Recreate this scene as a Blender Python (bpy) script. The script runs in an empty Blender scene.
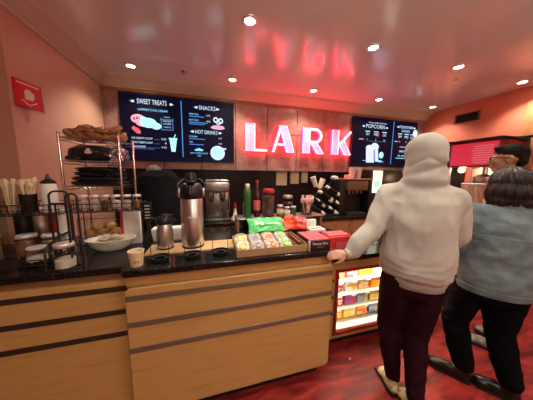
import bpy, bmesh, math, random
from mathutils import Vector as V, Matrix, noise
PI = math.pi
random.seed(7)
SC = bpy.context.scene
COL = SC.collection
R = math.radians

# ------------------------------------------------------------------ materials
MATS = {}
def mat(name, col, rough=.5, metal=0., emit=None, es=0., bump=0., bscale=60., spec=.5, coat=0., trans=0., ior=1.45, alpha=1.,
        var=None, vscale=8., vstretch=(1, 1, 1), sss=0.):
    m = bpy.data.materials.new(name); m.use_nodes = True
    nt = m.node_tree; b = nt.nodes['Principled BSDF']
    b.inputs['Base Color'].default_value = (*col, 1); b.inputs['Roughness'].default_value = rough
    b.inputs['Metallic'].default_value = metal; b.inputs['Specular IOR Level'].default_value = spec
    b.inputs['Coat Weight'].default_value = coat; b.inputs['Transmission Weight'].default_value = trans
    b.inputs['IOR'].default_value = ior; b.inputs['Alpha'].default_value = alpha
    if sss: b.inputs['Subsurface Weight'].default_value = sss; b.inputs['Subsurface Scale'].default_value = .02
    if emit:
        b.inputs['Emission Color'].default_value = (*emit, 1); b.inputs['Emission Strength'].default_value = es
    if var or bump:
        tc = nt.nodes.new('ShaderNodeTexCoord'); mp = nt.nodes.new('ShaderNodeMapping')
        mp.inputs['Scale'].default_value = vstretch; nt.links.new(tc.outputs['Object'], mp.inputs['Vector'])
    if var:
        n = nt.nodes.new('ShaderNodeTexNoise'); n.inputs['Scale'].default_value = vscale; n.inputs['Detail'].default_value = 6
        n.inputs['Roughness'].default_value = .6
        r = nt.nodes.new('ShaderNodeValToRGB')
        e = r.color_ramp.elements; e[0].position = .3; e[1].position = .7
        e[0].color = (*var[0], 1); e[1].color = (*var[-1], 1)
        for k, c in enumerate(var[1:-1]):
            q = r.color_ramp.elements.new(.3 + .4 * (k + 1) / (len(var) - 1)); q.color = (*c, 1)
        nt.links.new(mp.outputs[0], n.inputs['Vector']); nt.links.new(n.outputs['Fac'], r.inputs[0]); nt.links.new(r.outputs[0], b.inputs['Base Color'])
    if bump:
        n2 = nt.nodes.new('ShaderNodeTexNoise'); n2.inputs['Scale'].default_value = bscale; n2.inputs['Detail'].default_value = 3
        bp = nt.nodes.new('ShaderNodeBump'); bp.inputs['Strength'].default_value = bump; bp.inputs['Distance'].default_value = .01
        nt.links.new(mp.outputs[0], n2.inputs['Vector']); nt.links.new(n2.outputs['Fac'], bp.inputs['Height']); nt.links.new(bp.outputs[0], b.inputs['Normal'])
    MATS[name] = m
    return m

wood = mat('maple_wood', (.5, .28, .11), .33, var=[(.43, .25, .082), (.52, .315, .112), (.475, .28, .095)], vscale=5, vstretch=(.6, 3, 9), spec=.4)
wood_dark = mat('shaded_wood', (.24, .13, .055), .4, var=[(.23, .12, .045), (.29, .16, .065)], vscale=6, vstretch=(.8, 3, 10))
wood_red = mat('cherry_wood', (.30, .13, .06), .4, var=[(.30, .125, .05), (.40, .18, .08)], vscale=6, vstretch=(3, 3, 1))
boardwood = mat('board_wood', (.62, .40, .20), .45, var=[(.52, .30, .13), (.68, .44, .22)], vscale=10, vstretch=(1, 6, 6))
steel = mat('brushed_steel', (.74, .74, .73), .3, 1., bump=.05, bscale=200, vstretch=(.3, 1, 12))
steel_d = mat('dull_steel', (.34, .32, .31), .34, 1.)
strip_m = mat('metal_inlay', (.24, .23, .18), .28, .6, bump=.04, bscale=160, vstretch=(.2, 1, 14))
strip_d = mat('dark_reflect_inlay', (.045, .034, .026), .45, .3)  # brushed metal strips with their dark reflections put into the base colour
chrome = mat('chrome_wire', (.75, .72, .72), .16, 1.)
granite = mat('black_granite', (.02, .018, .018), .14, var=[(.004, .0035, .0035), (.010, .009, .009), (.03, .027, .024)], vscale=120, spec=.35)
black = mat('black_plastic', (.012, .012, .013), .3)
blackm = mat('black_matte', (.012, .011, .012), .7)
wire = mat('black_wire', (.012, .010, .010), .35, spec=.6)
white = mat('white_ceramic', (.78, .74, .66), .25)
whitep = mat('white_plastic', (.80, .77, .74), .4, sss=.1)
paper = mat('cream_paper', (.72, .58, .40), .7, bump=.1, bscale=30)
card = mat('brown_cardboard', (.36, .22, .11), .75, var=[(.32, .19, .09), (.42, .26, .13)], vscale=9)
glass = mat('clear_glass', (.95, .97, .96), .04, trans=1., ior=1.25)
cream = mat('cream_paint', (.58, .47, .36), .45)
salmon = mat('salmon_paint', (.60, .33, .23), .42, bump=.02, bscale=90)
rwall_m = mat('coral_paint', (.62, .17, .10), .5, bump=.02, bscale=90)
brownwall = mat('tan_paint', (.35, .22, .12), .6)
ceil_m = mat('gloss_ceiling', (.78, .74, .68), .17, spec=1., bump=.006, bscale=3)
dark_back = mat('dark_backsplash', (.015, .006, .008), .35, var=[(.008, .004, .005), (.024, .010, .012)], vscale=5, spec=.25)
trimbrown = mat('brown_trim', (.16, .07, .04), .4)
lip_m = mat('black_toe_kick', (.008, .007, .007), .5)
skin = mat('skin', (.50, .27, .18), .5, sss=.15)
skin_d = mat('tan_skin', (.36, .18, .11), .5, sss=.1)
red_plastic = mat('red_plastic', (.55, .02, .02), .3)
silverlid = mat('silver_lid', (.85, .84, .82), .32, .65)
led = mat('led_light', (1, 1, 1), .5, emit=(1, .86, .62), es=14)
lampg = mat('added_globe_glow', (1, 1, 1), .5, emit=(1, .78, .55), es=6)
lampm = mat('lamp_glow', (1, 1, 1), .5, emit=(1, .80, .58), es=30)

def carpet():
    m = mat('red_carpet', (.3, .02, .02), .42, spec=.35); nt = m.node_tree; b = nt.nodes['Principled BSDF']
    tc = nt.nodes.new('ShaderNodeTexCoord'); mp = nt.nodes.new('ShaderNodeMapping'); mp.inputs['Scale'].default_value = (1.6, 5.5, 1); mp.inputs['Rotation'].default_value = (0, 0, R(35))
    n = nt.nodes.new('ShaderNodeTexNoise'); n.inputs['Scale'].default_value = 2.2; n.inputs['Detail'].default_value = 5; n.inputs['Distortion'].default_value = 1.2
    r = nt.nodes.new('ShaderNodeValToRGB'); e = r.color_ramp.elements
    e[0].position = .30; e[0].color = (.07, .006, .008, 1); e[1].position = .80; e[1].color = (.45, .11, .09, 1)
    for p, c in ((.42, (.17, .012, .012)), (.55, (.27, .020, .018)), (.66, (.34, .038, .03))):
        q = e.new(p); q.color = (*c, 1)
    nt.links.new(tc.outputs['Object'], mp.inputs[0]); nt.links.new(mp.outputs[0], n.inputs['Vector']); nt.links.new(n.outputs['Fac'], r.inputs[0]); nt.links.new(r.outputs[0], b.inputs['Base Color'])
    n2 = nt.nodes.new('ShaderNodeTexNoise'); n2.inputs['Scale'].default_value = 220
    bp = nt.nodes.new('ShaderNodeBump'); bp.inputs['Strength'].default_value = .25; bp.inputs['Distance'].default_value = .004
    nt.links.new(tc.outputs['Object'], n2.inputs['Vector']); nt.links.new(n2.outputs['Fac'], bp.inputs['Height']); nt.links.new(bp.outputs[0], b.inputs['Normal'])
    return m
def panel_mat():
    m = mat('copper_wall_panel', (.4, .2, .17), .38, metal=.35); nt = m.node_tree; b = nt.nodes['Principled BSDF']
    tc = nt.nodes.new('ShaderNodeTexCoord')
    n = nt.nodes.new('ShaderNodeTexNoise'); n.inputs['Scale'].default_value = 7; n.inputs['Detail'].default_value = 7; n.inputs['Roughness'].default_value = .65
    r = nt.nodes.new('ShaderNodeValToRGB'); e = r.color_ramp.elements
    e[0].position = .3; e[0].color = (.28, .14, .12, 1); e[1].position = .75; e[1].color = (.50, .31, .27, 1)
    nt.links.new(tc.outputs['Object'], n.inputs['Vector']); nt.links.new(n.outputs['Fac'], r.inputs[0]); nt.links.new(r.outputs[0], b.inputs['Base Color'])
    v = nt.nodes.new('ShaderNodeTexVoronoi'); v.inputs['Scale'].default_value = 16
    bp = nt.nodes.new('ShaderNodeBump'); bp.inputs['Strength'].default_value = .22; bp.inputs['Distance'].default_value = .012
    nt.links.new(tc.outputs['Object'], v.inputs['Vector']); nt.links.new(v.outputs['Distance'], bp.inputs['Height']); nt.links.new(bp.outputs[0], b.inputs['Normal'])
    return m
carpet_m = carpet(); panel_m = panel_mat()

# ------------------------------------------------------------------ geometry helpers
class B:
    def __init__(s): s.bm = bmesh.new()
    def box(s, x0, x1, y0, y1, z0, z1, bev=0., seg=2, rot=None, piv=None):
        r = bmesh.ops.create_cube(s.bm, size=1)
        for v in r['verts']:
            v.co = V(((x0 + x1) / 2 + v.co.x * (x1 - x0), (y0 + y1) / 2 + v.co.y * (y1 - y0), (z0 + z1) / 2 + v.co.z * (z1 - z0)))
        vs = r['verts']
        if bev > 0:
            es = list({e for v in vs for e in v.link_edges})
            o = bmesh.ops.bevel(s.bm, geom=es, offset=bev, segments=seg, affect='EDGES', profile=.5)
            vs = list({v for f in o['faces'] for v in f.verts} | {v for v in vs if v.is_valid})
        if rot is not None:
            p = V(piv) if piv else V(((x0 + x1) / 2, (y0 + y1) / 2, (z0 + z1) / 2))
            for v in vs: v.co = p + rot @ (v.co - p)
        return s
    def tube(s, pts, r, n=8, closed=False):
        pts = [V(p) for p in pts]; N = len(pts); rings = []
        rr = r if isinstance(r, (list, tuple)) else [r] * N
        up = None
        for i, p in enumerate(pts):
            if closed: d = pts[(i + 1) % N] - pts[i - 1]
            else: d = pts[min(i + 1, N - 1)] - pts[max(i - 1, 0)]
            d.normalize()
            if up is None: up = V((0, 0, 1)) if abs(d.z) < .9 else V((1, 0, 0))
            a = d.cross(up)
            if a.length < 1e-4: a = d.orthogonal()
            a.normalize(); b = a.cross(d).normalized(); up = b
            rings.append([s.bm.verts.new(p + (a * math.cos(2 * PI * k / n) + b * math.sin(2 * PI * k / n)) * rr[i]) for k in range(n)])
        for i in range(N if closed else N - 1):
            A, C = rings[i], rings[(i + 1) % N]
            for k in range(n): s.bm.faces.new((A[k], A[(k + 1) % n], C[(k + 1) % n], C[k]))
        if not closed:
            s.bm.faces.new(rings[0][::-1]); s.bm.faces.new(rings[-1])
        return s
    def lathe(s, prof, c=(0, 0, 0), n=28, sx=1., sy=1., rot=None):
        c = V(c); rings = []
        for r, z in prof:
            if r < 1e-6:
                rings.append([s.bm.verts.new(V((0, 0, z)))])
            else: rings.append([s.bm.verts.new(V((r * sx * math.cos(2 * PI * k / n), r * sy * math.sin(2 * PI * k / n), z))) for k in range(n)])
        for A, C in zip(rings, rings[1:]):
            if len(A) == 1 and len(C) == 1: continue
            for k in range(n):
                k2 = (k + 1) % n
                if len(A) == 1: s.bm.faces.new((A[0], C[k2], C[k]))
                elif len(C) == 1: s.bm.faces.new((A[k], A[k2], C[0]))
                else: s.bm.faces.new((A[k], A[k2], C[k2], C[k]))
        if len(rings[0]) > 1: s.bm.faces.new(rings[0][::-1])
        if len(rings[-1]) > 1: s.bm.faces.new(rings[-1])
        for rg in rings:
            for v in rg: v.co = c + ((rot @ v.co) if rot is not None else v.co)
        return s
    def ell(s, c, rad, rot=None, sub=3):
        r = bmesh.ops.create_icosphere(s.bm, subdivisions=sub, radius=1)
        for v in r['verts']:
            q = V((v.co.x * rad[0], v.co.y * rad[1], v.co.z * rad[2])); v.co = V(c) + ((rot @ q) if rot is not None else q)
        return s
    def prism(s, poly, d0, d1, plane='xz'):
        def f(a, b, d): return V((a, d, b)) if plane == 'xz' else (V((a, b, d)) if plane == 'xy' else V((d, a, b)))
        A = [s.bm.verts.new(f(a, b, d0)) for a, b in poly]; C = [s.bm.verts.new(f(a, b, d1)) for a, b in poly]
        s.bm.faces.new(A); s.bm.faces.new(C[::-1]); n = len(poly)
        for k in range(n): s.bm.faces.new((A[k], C[k], C[(k + 1) % n], A[(k + 1) % n]))
        return s
    def limb(s, pts, rad, n=20):
        """tapered capsule chain (overlapping closed pieces, unioned later by the remesh)"""
        pts = [V(p) for p in pts]
        for i, p in enumerate(pts): s.ell(p, (rad[i],) * 3, sub=2)
        for i in range(len(pts) - 1): s.tube([pts[i], pts[i + 1]], [rad[i], rad[i + 1]], n)
        return s
    def rings(s, rs, side, n=28):
        """loft of horizontal-ish ellipses: (centre, a along side, b across)"""
        R_ = []
        for c, a, b in rs:
            c = V(c); fw = V((-side.y, side.x, 0))
            R_.append([s.bm.verts.new(c + side * a * math.cos(2 * PI * k / n) + fw * b * math.sin(2 * PI * k / n)) for k in range(n)])
        for A, C in zip(R_, R_[1:]):
            for k in range(n): s.bm.faces.new((A[k], A[(k + 1) % n], C[(k + 1) % n], C[k]))
        s.bm.faces.new(R_[0][::-1]); s.bm.faces.new(R_[-1]); return s

def obj(name, b, m, parent=None, sharp=38, loc=None):
    bm = b.bm if isinstance(b, B) else b
    bmesh.ops.recalc_face_normals(bm, faces=bm.faces)
    for f in bm.faces: f.smooth = True
    for e in bm.edges:
        if len(e.link_faces) == 2 and e.calc_face_angle(0) > R(sharp): e.smooth = False
    me = bpy.data.meshes.new(name); bm.to_mesh(me); bm.free()
    o = bpy.data.objects.new(name, me); COL.objects.link(o); me.materials.append(m)
    if parent is not None: o.parent = parent
    if loc: o.location = loc
    return o
def tag(o, label, cat, group=None):
    o['label'] = label; o['category'] = cat
    if group: o['group'] = group
    return o
def thing(name, label, cat, loc=(0, 0, 0), rz=0., group=None):
    o = bpy.data.objects.new(name, None); COL.objects.link(o); o.empty_display_size = .05
    o.location = loc; o.rotation_euler = (0, 0, rz); return tag(o, label, cat, group)
def struct(name, b, m):
    o = obj(name, b, m); o['kind'] = 'structure'; return o
def copy_tree(o, parent=None):
    c = o.copy(); COL.objects.link(c)
    if parent is not None: c.parent = parent
    for ch in list(o.children): copy_tree(ch, c)
    return c
def place(o, loc, rz=0., label=None):
    o.location = loc; o.rotation_euler = (0, 0, rz)
    if label: o['label'] = label
    return o
def text(name, s, h, u, v, m, parent, ax='c', w=None, y=0., rot=(PI / 2, 0, 0), thick=.0006):
    cu = bpy.data.curves.new(name, 'FONT'); cu.body = s; cu.size = 1; cu.extrude = 0; cu.resolution_u = 2
    cu.align_x = {'c': 'CENTER', 'l': 'LEFT', 'r': 'RIGHT'}[ax]
    t = bpy.data.objects.new(name, cu); COL.objects.link(t); bpy.context.view_layer.update()
    me = bpy.data.meshes.new_from_object(t.evaluated_get(bpy.context.evaluated_depsgraph_get()))
    bpy.data.objects.remove(t); bpy.data.curves.remove(cu)
    xs = [q.co.x for q in me.vertices]; ww = max(xs) - min(xs); k = h / .7; kx = (w / ww) if w else k
    for q in me.vertices: q.co = V((q.co.x * kx, q.co.y * k, 0))
    bm = bmesh.new(); bm.from_mesh(me)
    r = bmesh.ops.extrude_face_region(bm, geom=bm.faces[:])
    for e in r['geom']:
        if isinstance(e, bmesh.types.BMVert): e.co.z += thick
    bmesh.ops.recalc_face_normals(bm, faces=bm.faces); bm.to_mesh(me); bm.free()
    me.name = name; me.materials.append(m)
    o = bpy.data.objects.new(name, me); COL.objects.link(o); o.parent = parent; o.location = (u, y, v); o.rotation_euler = rot
    return o

# ------------------------------------------------------------------ camera
cam = bpy.data.cameras.new('camera'); co = bpy.data.objects.new('camera', cam); COL.objects.link(co)
rt = V((.96399931, -.265615, .01240983)); up = V((.02217212, .12680191, .99168023)); fw = V((.26497873, .9557039, -.1281262))
co.matrix_world = Matrix(((rt.x, up.x, -fw.x, 0), (rt.y, up.y, -fw.y, 0), (rt.z, up.z, -fw.z, 1.6), (0, 0, 0, 1)))
cam.sensor_fit = 'HORIZONTAL'; cam.sensor_width = 36; cam.lens = 36 * 200 / 533; cam.clip_start = .02
SC.camera = co

# ------------------------------------------------------------------ room
CZ = 2.83; XL = -1.34; XR = 4.19; YB = 3.2
struct('floor', B().box(-4, 6, -4, 3.6, -.1, 0), carpet_m)
struct('ceiling', B().box(-4, 6, -4, 3.6, CZ, CZ + .1), ceil_m)
struct('wall_left', B().box(XL - .12, XL, 1.9, 3.5, 0, CZ), salmon)
struct('wall_front_left', B().box(-4, XL - .12, 1.9, 2.02, 0, CZ), brownwall)
struct('wall_right', B().box(XR, XR + .15, -4, 3.5, 0, CZ), rwall_m)
struct('wall_back', B().box(-1.46, 4.34, 3.3, 3.45, 0, CZ), dark_back)
struct('wall_rear', B().box(-4, 6, -3.6, -3.45, 0, CZ), salmon)
struct('wall_far_left', B().box(-4, -3.85, -3.5, 1.9, 0, CZ), salmon)
# metal-faced upper wall with seams: one slab per panel
seams = [-1.34, -.64, -.13, .38, .885, 1.40, 1.91, 2.42, 3.0, 3.6, 4.19]
b = B()
for a, c in zip(seams, seams[1:]): b.box(a + .003, c - .003, YB, 3.3, 1.655, 2.66, .004, 1)
struct('wall_upper_panels', b, panel_m)
struct('trim_1', B().box(XL, XR, YB - .012, 3.3, 2.66, 2.70, .004, 1), wood_red)
def crown(name, pts, m=cream):
    return struct(name, pts, m)
prof = [(0, 0), (-.02, 0), (-.028, .02), (-.05, .03), (-.085, .075), (-.10, .085), (-.125, .10), (-.13, .13), (0, .13)]
crown('trim_2', B().prism([(YB + x, 2.70 + z) for x, z in prof], XL, XR, 'yz'))
crown('trim_3', B().prism([(XL - x, 2.70 + z) for x, z in prof], 1.9, YB, 'xz'))
struct('trim_4', B().box(XR - .03, XR + .01, 1.70, 1.82, 0, 2.62, .006), wood_red)
struct('baseboard_right', B().box(XR - .015, XR, -3.4, 1.7, 0, .1), lip_m)

# ------------------------------------------------------------------ downlights
lp = thing('ceiling_downlight', '', 'ceiling light', (0, 0, 0), group='recessed ceiling downlights')
obj('trim_ring', B().lathe([(.040, 0), (.062, 0), (.066, -.004), (.064, -.008), (.043, -.010), (.040, -.004), (.040, 0)], (0, 0, 0), 32), silverlid, lp)
obj('lamp_lens', B().lathe([(0, -.0045), (.020, -.006), (.0395, -.004), (.0395, -.001), (0, -.001)], (0, 0, 0), 24), lampm, lp)
downs = [(.33, 1.76, 'large downlight at the top of the photo above the steel airpot'), (1.54, 1.76, 'downlight above the open counter, right of the ceiling reflection of the letters'),
         (2.72, 1.77, 'downlight above the head of the person in the white hoodie, next from the right end'), (3.92, 1.79, 'rightmost downlight, near the coral wall and the camera side of the vent'),
         (-.87, 2.83, 'leftmost downlight, close to the back wall above the left menu screen'), (.30, 2.83, 'downlight in front of the wall between the left menu screen and the first red letter'),
         (1.48, 2.83, 'downlight near the back wall above the middle red letters'), (2.66, 2.83, 'downlight near the back wall above the right menu screen'), (3.84, 2.83, 'downlight in the far right corner beyond the right menu screen')]
for i, (x, y, l) in enumerate(downs):
    o = lp if i == 0 else copy_tree(lp); place(o, (x, y, CZ - .0005), 0, l)
hidden_rows = [(x, y) for y in (.70, -.40, -1.5) for x in (-.87, .33, 1.54, 2.72, 3.9)]
def lamp(x, y, e, col=(1, .92, .76), ang=118, z=CZ - .03):
    l = bpy.data.lights.new('downlight_beam', 'SPOT'); l.energy = e; l.color = col; l.spot_size = R(ang); l.spot_blend = .75; l.shadow_soft_size = .035
    o = bpy.data.objects.new('downlight_beam', l); COL.objects.link(o); o.location = (x, y, z)
for x, y, l in downs: lamp(x, y, 42 if y > 2.5 else 46)
for x, y in hidden_rows: lamp(x, y, (34 if 0 < x < 2 else 10) if y > 0 else 12)
for k, (x, y) in enumerate([(.5, -1.6), (2.6, -1.9)]):  # two globes added out of view to brighten ceiling, walls and counter fronts
    t = thing('added_globe', ['added warm fill globe, unseen behind the camera on the left', 'added warm fill globe, unseen behind the camera on the right'][k], 'added fill lamp', (x, y, 2.25), 0, 'added fill globes')
    obj('globe', B().ell((0, 0, 0), (.14, .14, .14)), lampg, t); obj('cord', B().tube([(0, 0, .145), (0, 0, CZ - 2.25 - .001)], .006), black, t)
    l = bpy.data.lights.new('added_fill_light', 'POINT'); l.energy = 24; l.color = (1, .90, .74); l.shadow_soft_size = .15
    o = bpy.data.objects.new('added_fill_light', l); COL.objects.link(o); o.location = (x, y, 2.0)
    l = bpy.data.lights.new('added_ceiling_fill', 'SPOT'); l.energy = 170; l.color = (1, .90, .74); l.spot_size = R(110); l.spot_blend = 1; l.shadow_soft_size = .15
    o = bpy.data.objects.new('added_ceiling_fill', l); COL.objects.link(o); o.location = (x, y, 1.9); o.rotation_euler = (R(180 - 32), 0, 0)  # extra spot below each added globe, aimed up to lift the ceiling

# sprinkler / smoke detector and small ceiling fitting
t = thing('sprinkler_head', 'small metal sprinkler head on the ceiling above the right menu corner', 'sprinkler', (3.05, 2.0, CZ))
obj('escutcheon', B().lathe([(0, -.014), (.016, -.014), (.032, -.003), (.034, 0), (0, 0)], n=24), silverlid, t)
obj('deflector', B().lathe([(0, -.012), (.006, -.014), (.006, -.034), (.018, -.036), (.018, -.040), (0, -.040)], n=16), steel, t)
t = thing('sprinkler_head', 'small dark sprinkler head on the ceiling above the left menu screen', 'sprinkler', (-.30, 2.80, CZ))
obj('escutcheon', B().lathe([(0, -.010), (.014, -.010), (.026, -.003), (.028, 0), (0, 0)], n=24), trimbrown, t)
obj('deflector', B().lathe([(0, -.010), (.005, -.012), (.005, -.026), (.014, -.028), (.014, -.031), (0, -.031)], n=16), steel, t)

# air vent on right wall
t = thing('air_vent', 'dark louvred air vent high on the coral right wall', 'vent', (XR, 2.505, 2.59))
b = B()
for a in (-1, 1):
    b.box(-.014, 0, a * .165 - .012, a * .165 + .012, -.075, .075, .002, 1); b.box(-.014, 0, -.177, .177, a * .068 - .008, a * .068 + .008, .002, 1)
obj('frame', b, trimbrown, t)
b = B()
for k in range(7): b.box(-.012, -.002, -.155, .155, -.052 + k * .0173 - .001, -.052 + k * .0173 + .009, rot=Matrix.Rotation(R(30), 3, 'Y'))
obj('louvre', b, blackm, t)
obj('backing', B().box(-.001, 0, -.155, .155, -.062, .062), blackm, t)

# fire sign on left wall
t = thing('wall_sign', 'red square sign with a white emblem on the left wall', 'sign', (XL + .003, 1.925, 2.165), R(-13))
signred = mat('sign_red', (.62, .01, .012), .35)
signwhite = mat('sign_white', (.72, .66, .55), .5)
obj('panel', B().box(0, .008, 0, .19, -.095, .095, .003), signred, t)
b = B().box(.008, .0095, .02, .17, .068, .078).box(.008, .0095, .065, .12, -.035, .025, .0, 3).box(.008, .0095, .075, .11, .025, .038).box(.008, .0095, .12, .13, -.02, .02)
for a in (-1, 1): b.box(.008, .0095, .0925 + a * .026 - .030, .0925 + a * .026 + .030, -.062, -.055, rot=Matrix.Rotation(a * .55, 3, 'X'))
obj('emblem', b, signwhite, t)
obj('frame_edge', B().box(-.004, .010, .1905, .198, -.10, .10, .002), cream, t)
obj('wall_bracket', B().box(-.003, 0, 0, .03, -.09, .09), cream, t)

# ------------------------------------------------------------------ neon letters
pinkface = mat('pink_letter_face', (1, .6, .8), .4, emit=(.95, .26, .60), es=.42)
tubem = mat('neon_tube', (1, .8, .9), .3, emit=(1., .66, .80), es=1.15)
redside = mat('red_letter_return', (.8, .02, .06), .4, emit=(1., .010, .045), es=11)
bulbm = mat('dim_letter_bulb', (.5, .1, .25), .5)
Hh = .41
def strip_line(a, c, w):
    a = V((a[0], a[1], 0)); c = V((c[0], c[1], 0)); d = (c - a).normalized(); n = V((-d.y, d.x, 0)) * w / 2
    return [(p.x, p.y) for p in (a + n, c + n, c - n, a - n)]
def arcband(cx, cz, rx, rz, a0, a1, w, n=14):
    o = [(cx + rx * math.cos(a0 + (a1 - a0) * k / n), cz + rz * math.sin(a0 + (a1 - a0) * k / n)) for k in range(n + 1)]
    i = [(cx + (rx - w) * math.cos(a0 + (a1 - a0) * k / n), cz + (rz - w) * math.sin(a0 + (a1 - a0) * k / n)) for k in range(n + 1)]
    return o + i[::-1]
T = .034
letters = {
 'L': (.53, [[(0, 0), (.135, 0), (.135, Hh), (0, Hh)]], [[(.135, 0), (.335, 0), (.335, T), (.135, T)]]),
 'A': (.95, [[(.245, 0), (.375, 0), (.235, Hh), (.115, Hh)]], [[(0, 0), (.036, 0), (.165, Hh - .005), (.125, Hh - .005)], [(.075, .105), (.215, .105), (.215, .135), (.085, .135)]]),
 'R': (1.48, [[(0, 0), (.12, 0), (.12, Hh), (0, Hh)], [(.265, 0), (.385, 0), (.255, .175), (.14, .175)]],
       [[(.12, Hh - T), (.22, Hh - T), (.22, Hh), (.12, Hh)], [(.12, .17), (.22, .17), (.22, .17 + T), (.12, .17 + T)], arcband(.22, .29, .13, .12, -PI / 2, PI / 2, T)]),
 'K': (2.03, [[(0, 0), (.12, 0), (.12, Hh), (0, Hh)], [(.25, 0), (.38, 0), (.235, .235), (.145, .16)]], [strip_line((.125, .15), (.365, Hh - .01), T)]),
}
sg = thing('illuminated_sign', 'glowing pink and red neon letters LARK on the back wall', 'neon sign', (0, YB, 1.955))
for ch, (x0, thick, thin) in letters.items():
    b = B()
    for p in thick + thin: b.prism([(x0 + x, z) for x, z in p], -.010, -.075)
    lt = obj('letter', b, redside, sg, 30); lt['label'] = 'letter %s' % ch
    b = B()
    for p in thick: b.prism([(x0 + x, z) for x, z in p], -.0755, -.080)
    obj('letter_face', b, pinkface, lt)
    b = B()
    for p in thick: b.tube([(x0 + x, -.084, z) for x, z in p], .007, 8, closed=True)
    for p in thin: b.prism([(x0 + x, z) for x, z in p], -.0755, -.084)
    obj('neon_tube', b, tubem, lt)
    b = B()
    for p in thick:
        c0 = ((p[0][0] + p[1][0]) / 2, (p[0][1] + p[1][1]) / 2); c1 = ((p[2][0] + p[3][0]) / 2, (p[2][1] + p[3][1]) / 2)
        for k in range(4):
            f = (k + .7) / 4.4; b.ell((x0 + c0[0] + (c1[0] - c0[0]) * f, -.082, c0[1] + (c1[1] - c0[1]) * f), (.006, .003, .006), sub=1)
    obj('bulb', b, bulbm, lt)
obj('mounting_rail', B().box(.5, 2.45, -.010, 0, .06, .075).box(.5, 2.45, -.010, 0, .30, .315), panel_m, sg)

# ------------------------------------------------------------------ menu screens
scr_bk = mat('screen_black', (.002, .002, .004), .3, spec=.12, emit=(.004, .003, .016), es=.6)
def em(n, c, s): return mat(n, (.02, .02, .02), .6, emit=c, es=s)
t_white = em('screen_white', (.62, .80, 1.), .95); t_cyan = em('screen_cyan', (.18, .62, 1.), 1.1); t_blue = em('screen_blue', (.06, .22, .60), .9)
t_pink = em('screen_pink', (1., .36, .50), .95); t_red = em('screen_red', (1., .10, .10), .9); t_ice = em('screen_ice', (.38, .95, 1.), 1.1); t_line = em('screen_line', (.04, .30, .75), 1.0)
t_maroon = em('screen_maroon', (.25, .01, .06), .8); t_lav = em('screen_lavender', (.60, .66, 1.), 1.1)
def screen(name, label, x0):
    t = thing(name, label, 'menu screen', (x0, 3.155, 1.77))
    obj('bezel', B().box(-.012, 1.482, .002, .044, -.012, .872, .004, 1), black, t)
    d = obj('display', B().box(0, 1.47, -.0005, .003, 0, .86), scr_bk, t)
    return t, d
def flat(name, polys, m, par, y=-.0025):
    b = B()
    for p in polys: b.prism(p, -.001, y)
    return obj(name, b, m, par)
def circ(cx, cz, rx, rz=None, n=24, a0=0, a1=2 * PI):
    rz = rz or rx; return [(cx + rx * math.cos(a0 + (a1 - a0) * k / n), cz + rz * math.sin(a0 + (a1 - a0) * k / n)) for k in range(n + (0 if a1 - a0 > 6.2 else 1))]
def rect(x0, x1, z0, z1): return [(x0, z0), (x1, z0), (x1, z1), (x0, z1)]
def orn(par, xa, xb, z, m=t_white):
    flat('heading_ornament', [[(xa - .06, z), (xa - .035, z - .004), (xa - .035, z - .014), (xa - .003, z - .014), (xa - .003, z + .014), (xa - .035, z + .014), (xa - .035, z + .004)]], m, par)
    flat('heading_ornament', [[(xb + .06, z), (xb + .035, z + .004), (xb + .035, z + .014), (xb + .003, z + .014), (xb + .003, z - .014), (xb + .035, z - .014), (xb + .035, z - .004)]], m, par)
Y0 = -.002
s1, d1 = screen('menu_screen', 'left menu screen listing sweet treats, snacks and hot drinks', -1.13)
text('heading', 'SWEET TREATS', .062, .385, .742, t_white, d1, w=.36, y=Y0); orn(d1, .175, .60, .765)
text('subheading', "LAPPERT'S ICE CREAM", .028, .39, .655, t_cyan, d1, w=.36, y=Y0)
ic = flat('ice_cream_picture', [circ(.205, .545, .085, .06), circ(.26, .51, .09, .065)], t_pink, d1)
flat('ice_cream_scoop', [circ(.33, .50, .10, .065, 20), circ(.42, .465, .065, .045, 20), circ(.275, .535, .05, .04)], t_ice, ic, -.0035)
flat('berry', [circ(.18, .40, .035, .03), circ(.20, .375, .03, .025), circ(.15, .42, .025)], t_red, ic)
flat('dark_swirl', [circ(.16 + .035 * k, .545 + .01 * (k % 2), .012, .02, 12) for k in range(4)], t_maroon, ic, -.0032)
bg = flat('price_badge', [rect(.485, .635, .42, .428), rect(.485, .493, .42, .58), rect(.627, .635, .42, .58), rect(.475, .645, .555, .563), rect(.52, .60, .585, .60)], t_blue, d1)
text('badge_text', 'SINGLE', .018, .56, .53, t_white, d1, w=.10, y=Y0); text('badge_text', 'DOUBLE', .018, .56, .495, t_white, d1, w=.10, y=Y0); text('badge_text', 'TRIPLE', .018, .56, .45, t_cyan, d1, w=.09, y=Y0)
for s, z, pr, w in (('ICE CREAM SCOOP', .282, '5.50', .25), ('ROOT BEER FLOAT', .226, '8', .25), ('MILKSHAKE', .170, '9.75', .16)):
    text('menu_item', s, .026, .115, z, t_white, d1, 'l', w, Y0); text('price', pr, .026, .54, z, t_white, d1, 'r', y=Y0)
    flat('leader_line', [rect(.115 + w + .02, .46, z, z + .003)], t_blue, d1)
text('menu_item', 'VANILLA CHOCOLATE OR STRAWBERRY', .013, .115, .148, t_blue, d1, 'l', .27, Y0)
flat('cup_picture', [[(.58, .30), (.60, .13), (.65, .13), (.675, .30)], rect(.572, .682, .30, .318), [(.635, .318), (.645, .318), (.665, .37), (.655, .37)]], t_ice, d1)
flat('divider_line', [rect(.745, .755, .06, .83)], t_line, d1)
text('heading', 'SNACKS', .056, 1.10, .735, t_white, d1, w=.23, y=Y0); orn(d1, .97, 1.22, .76)
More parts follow.
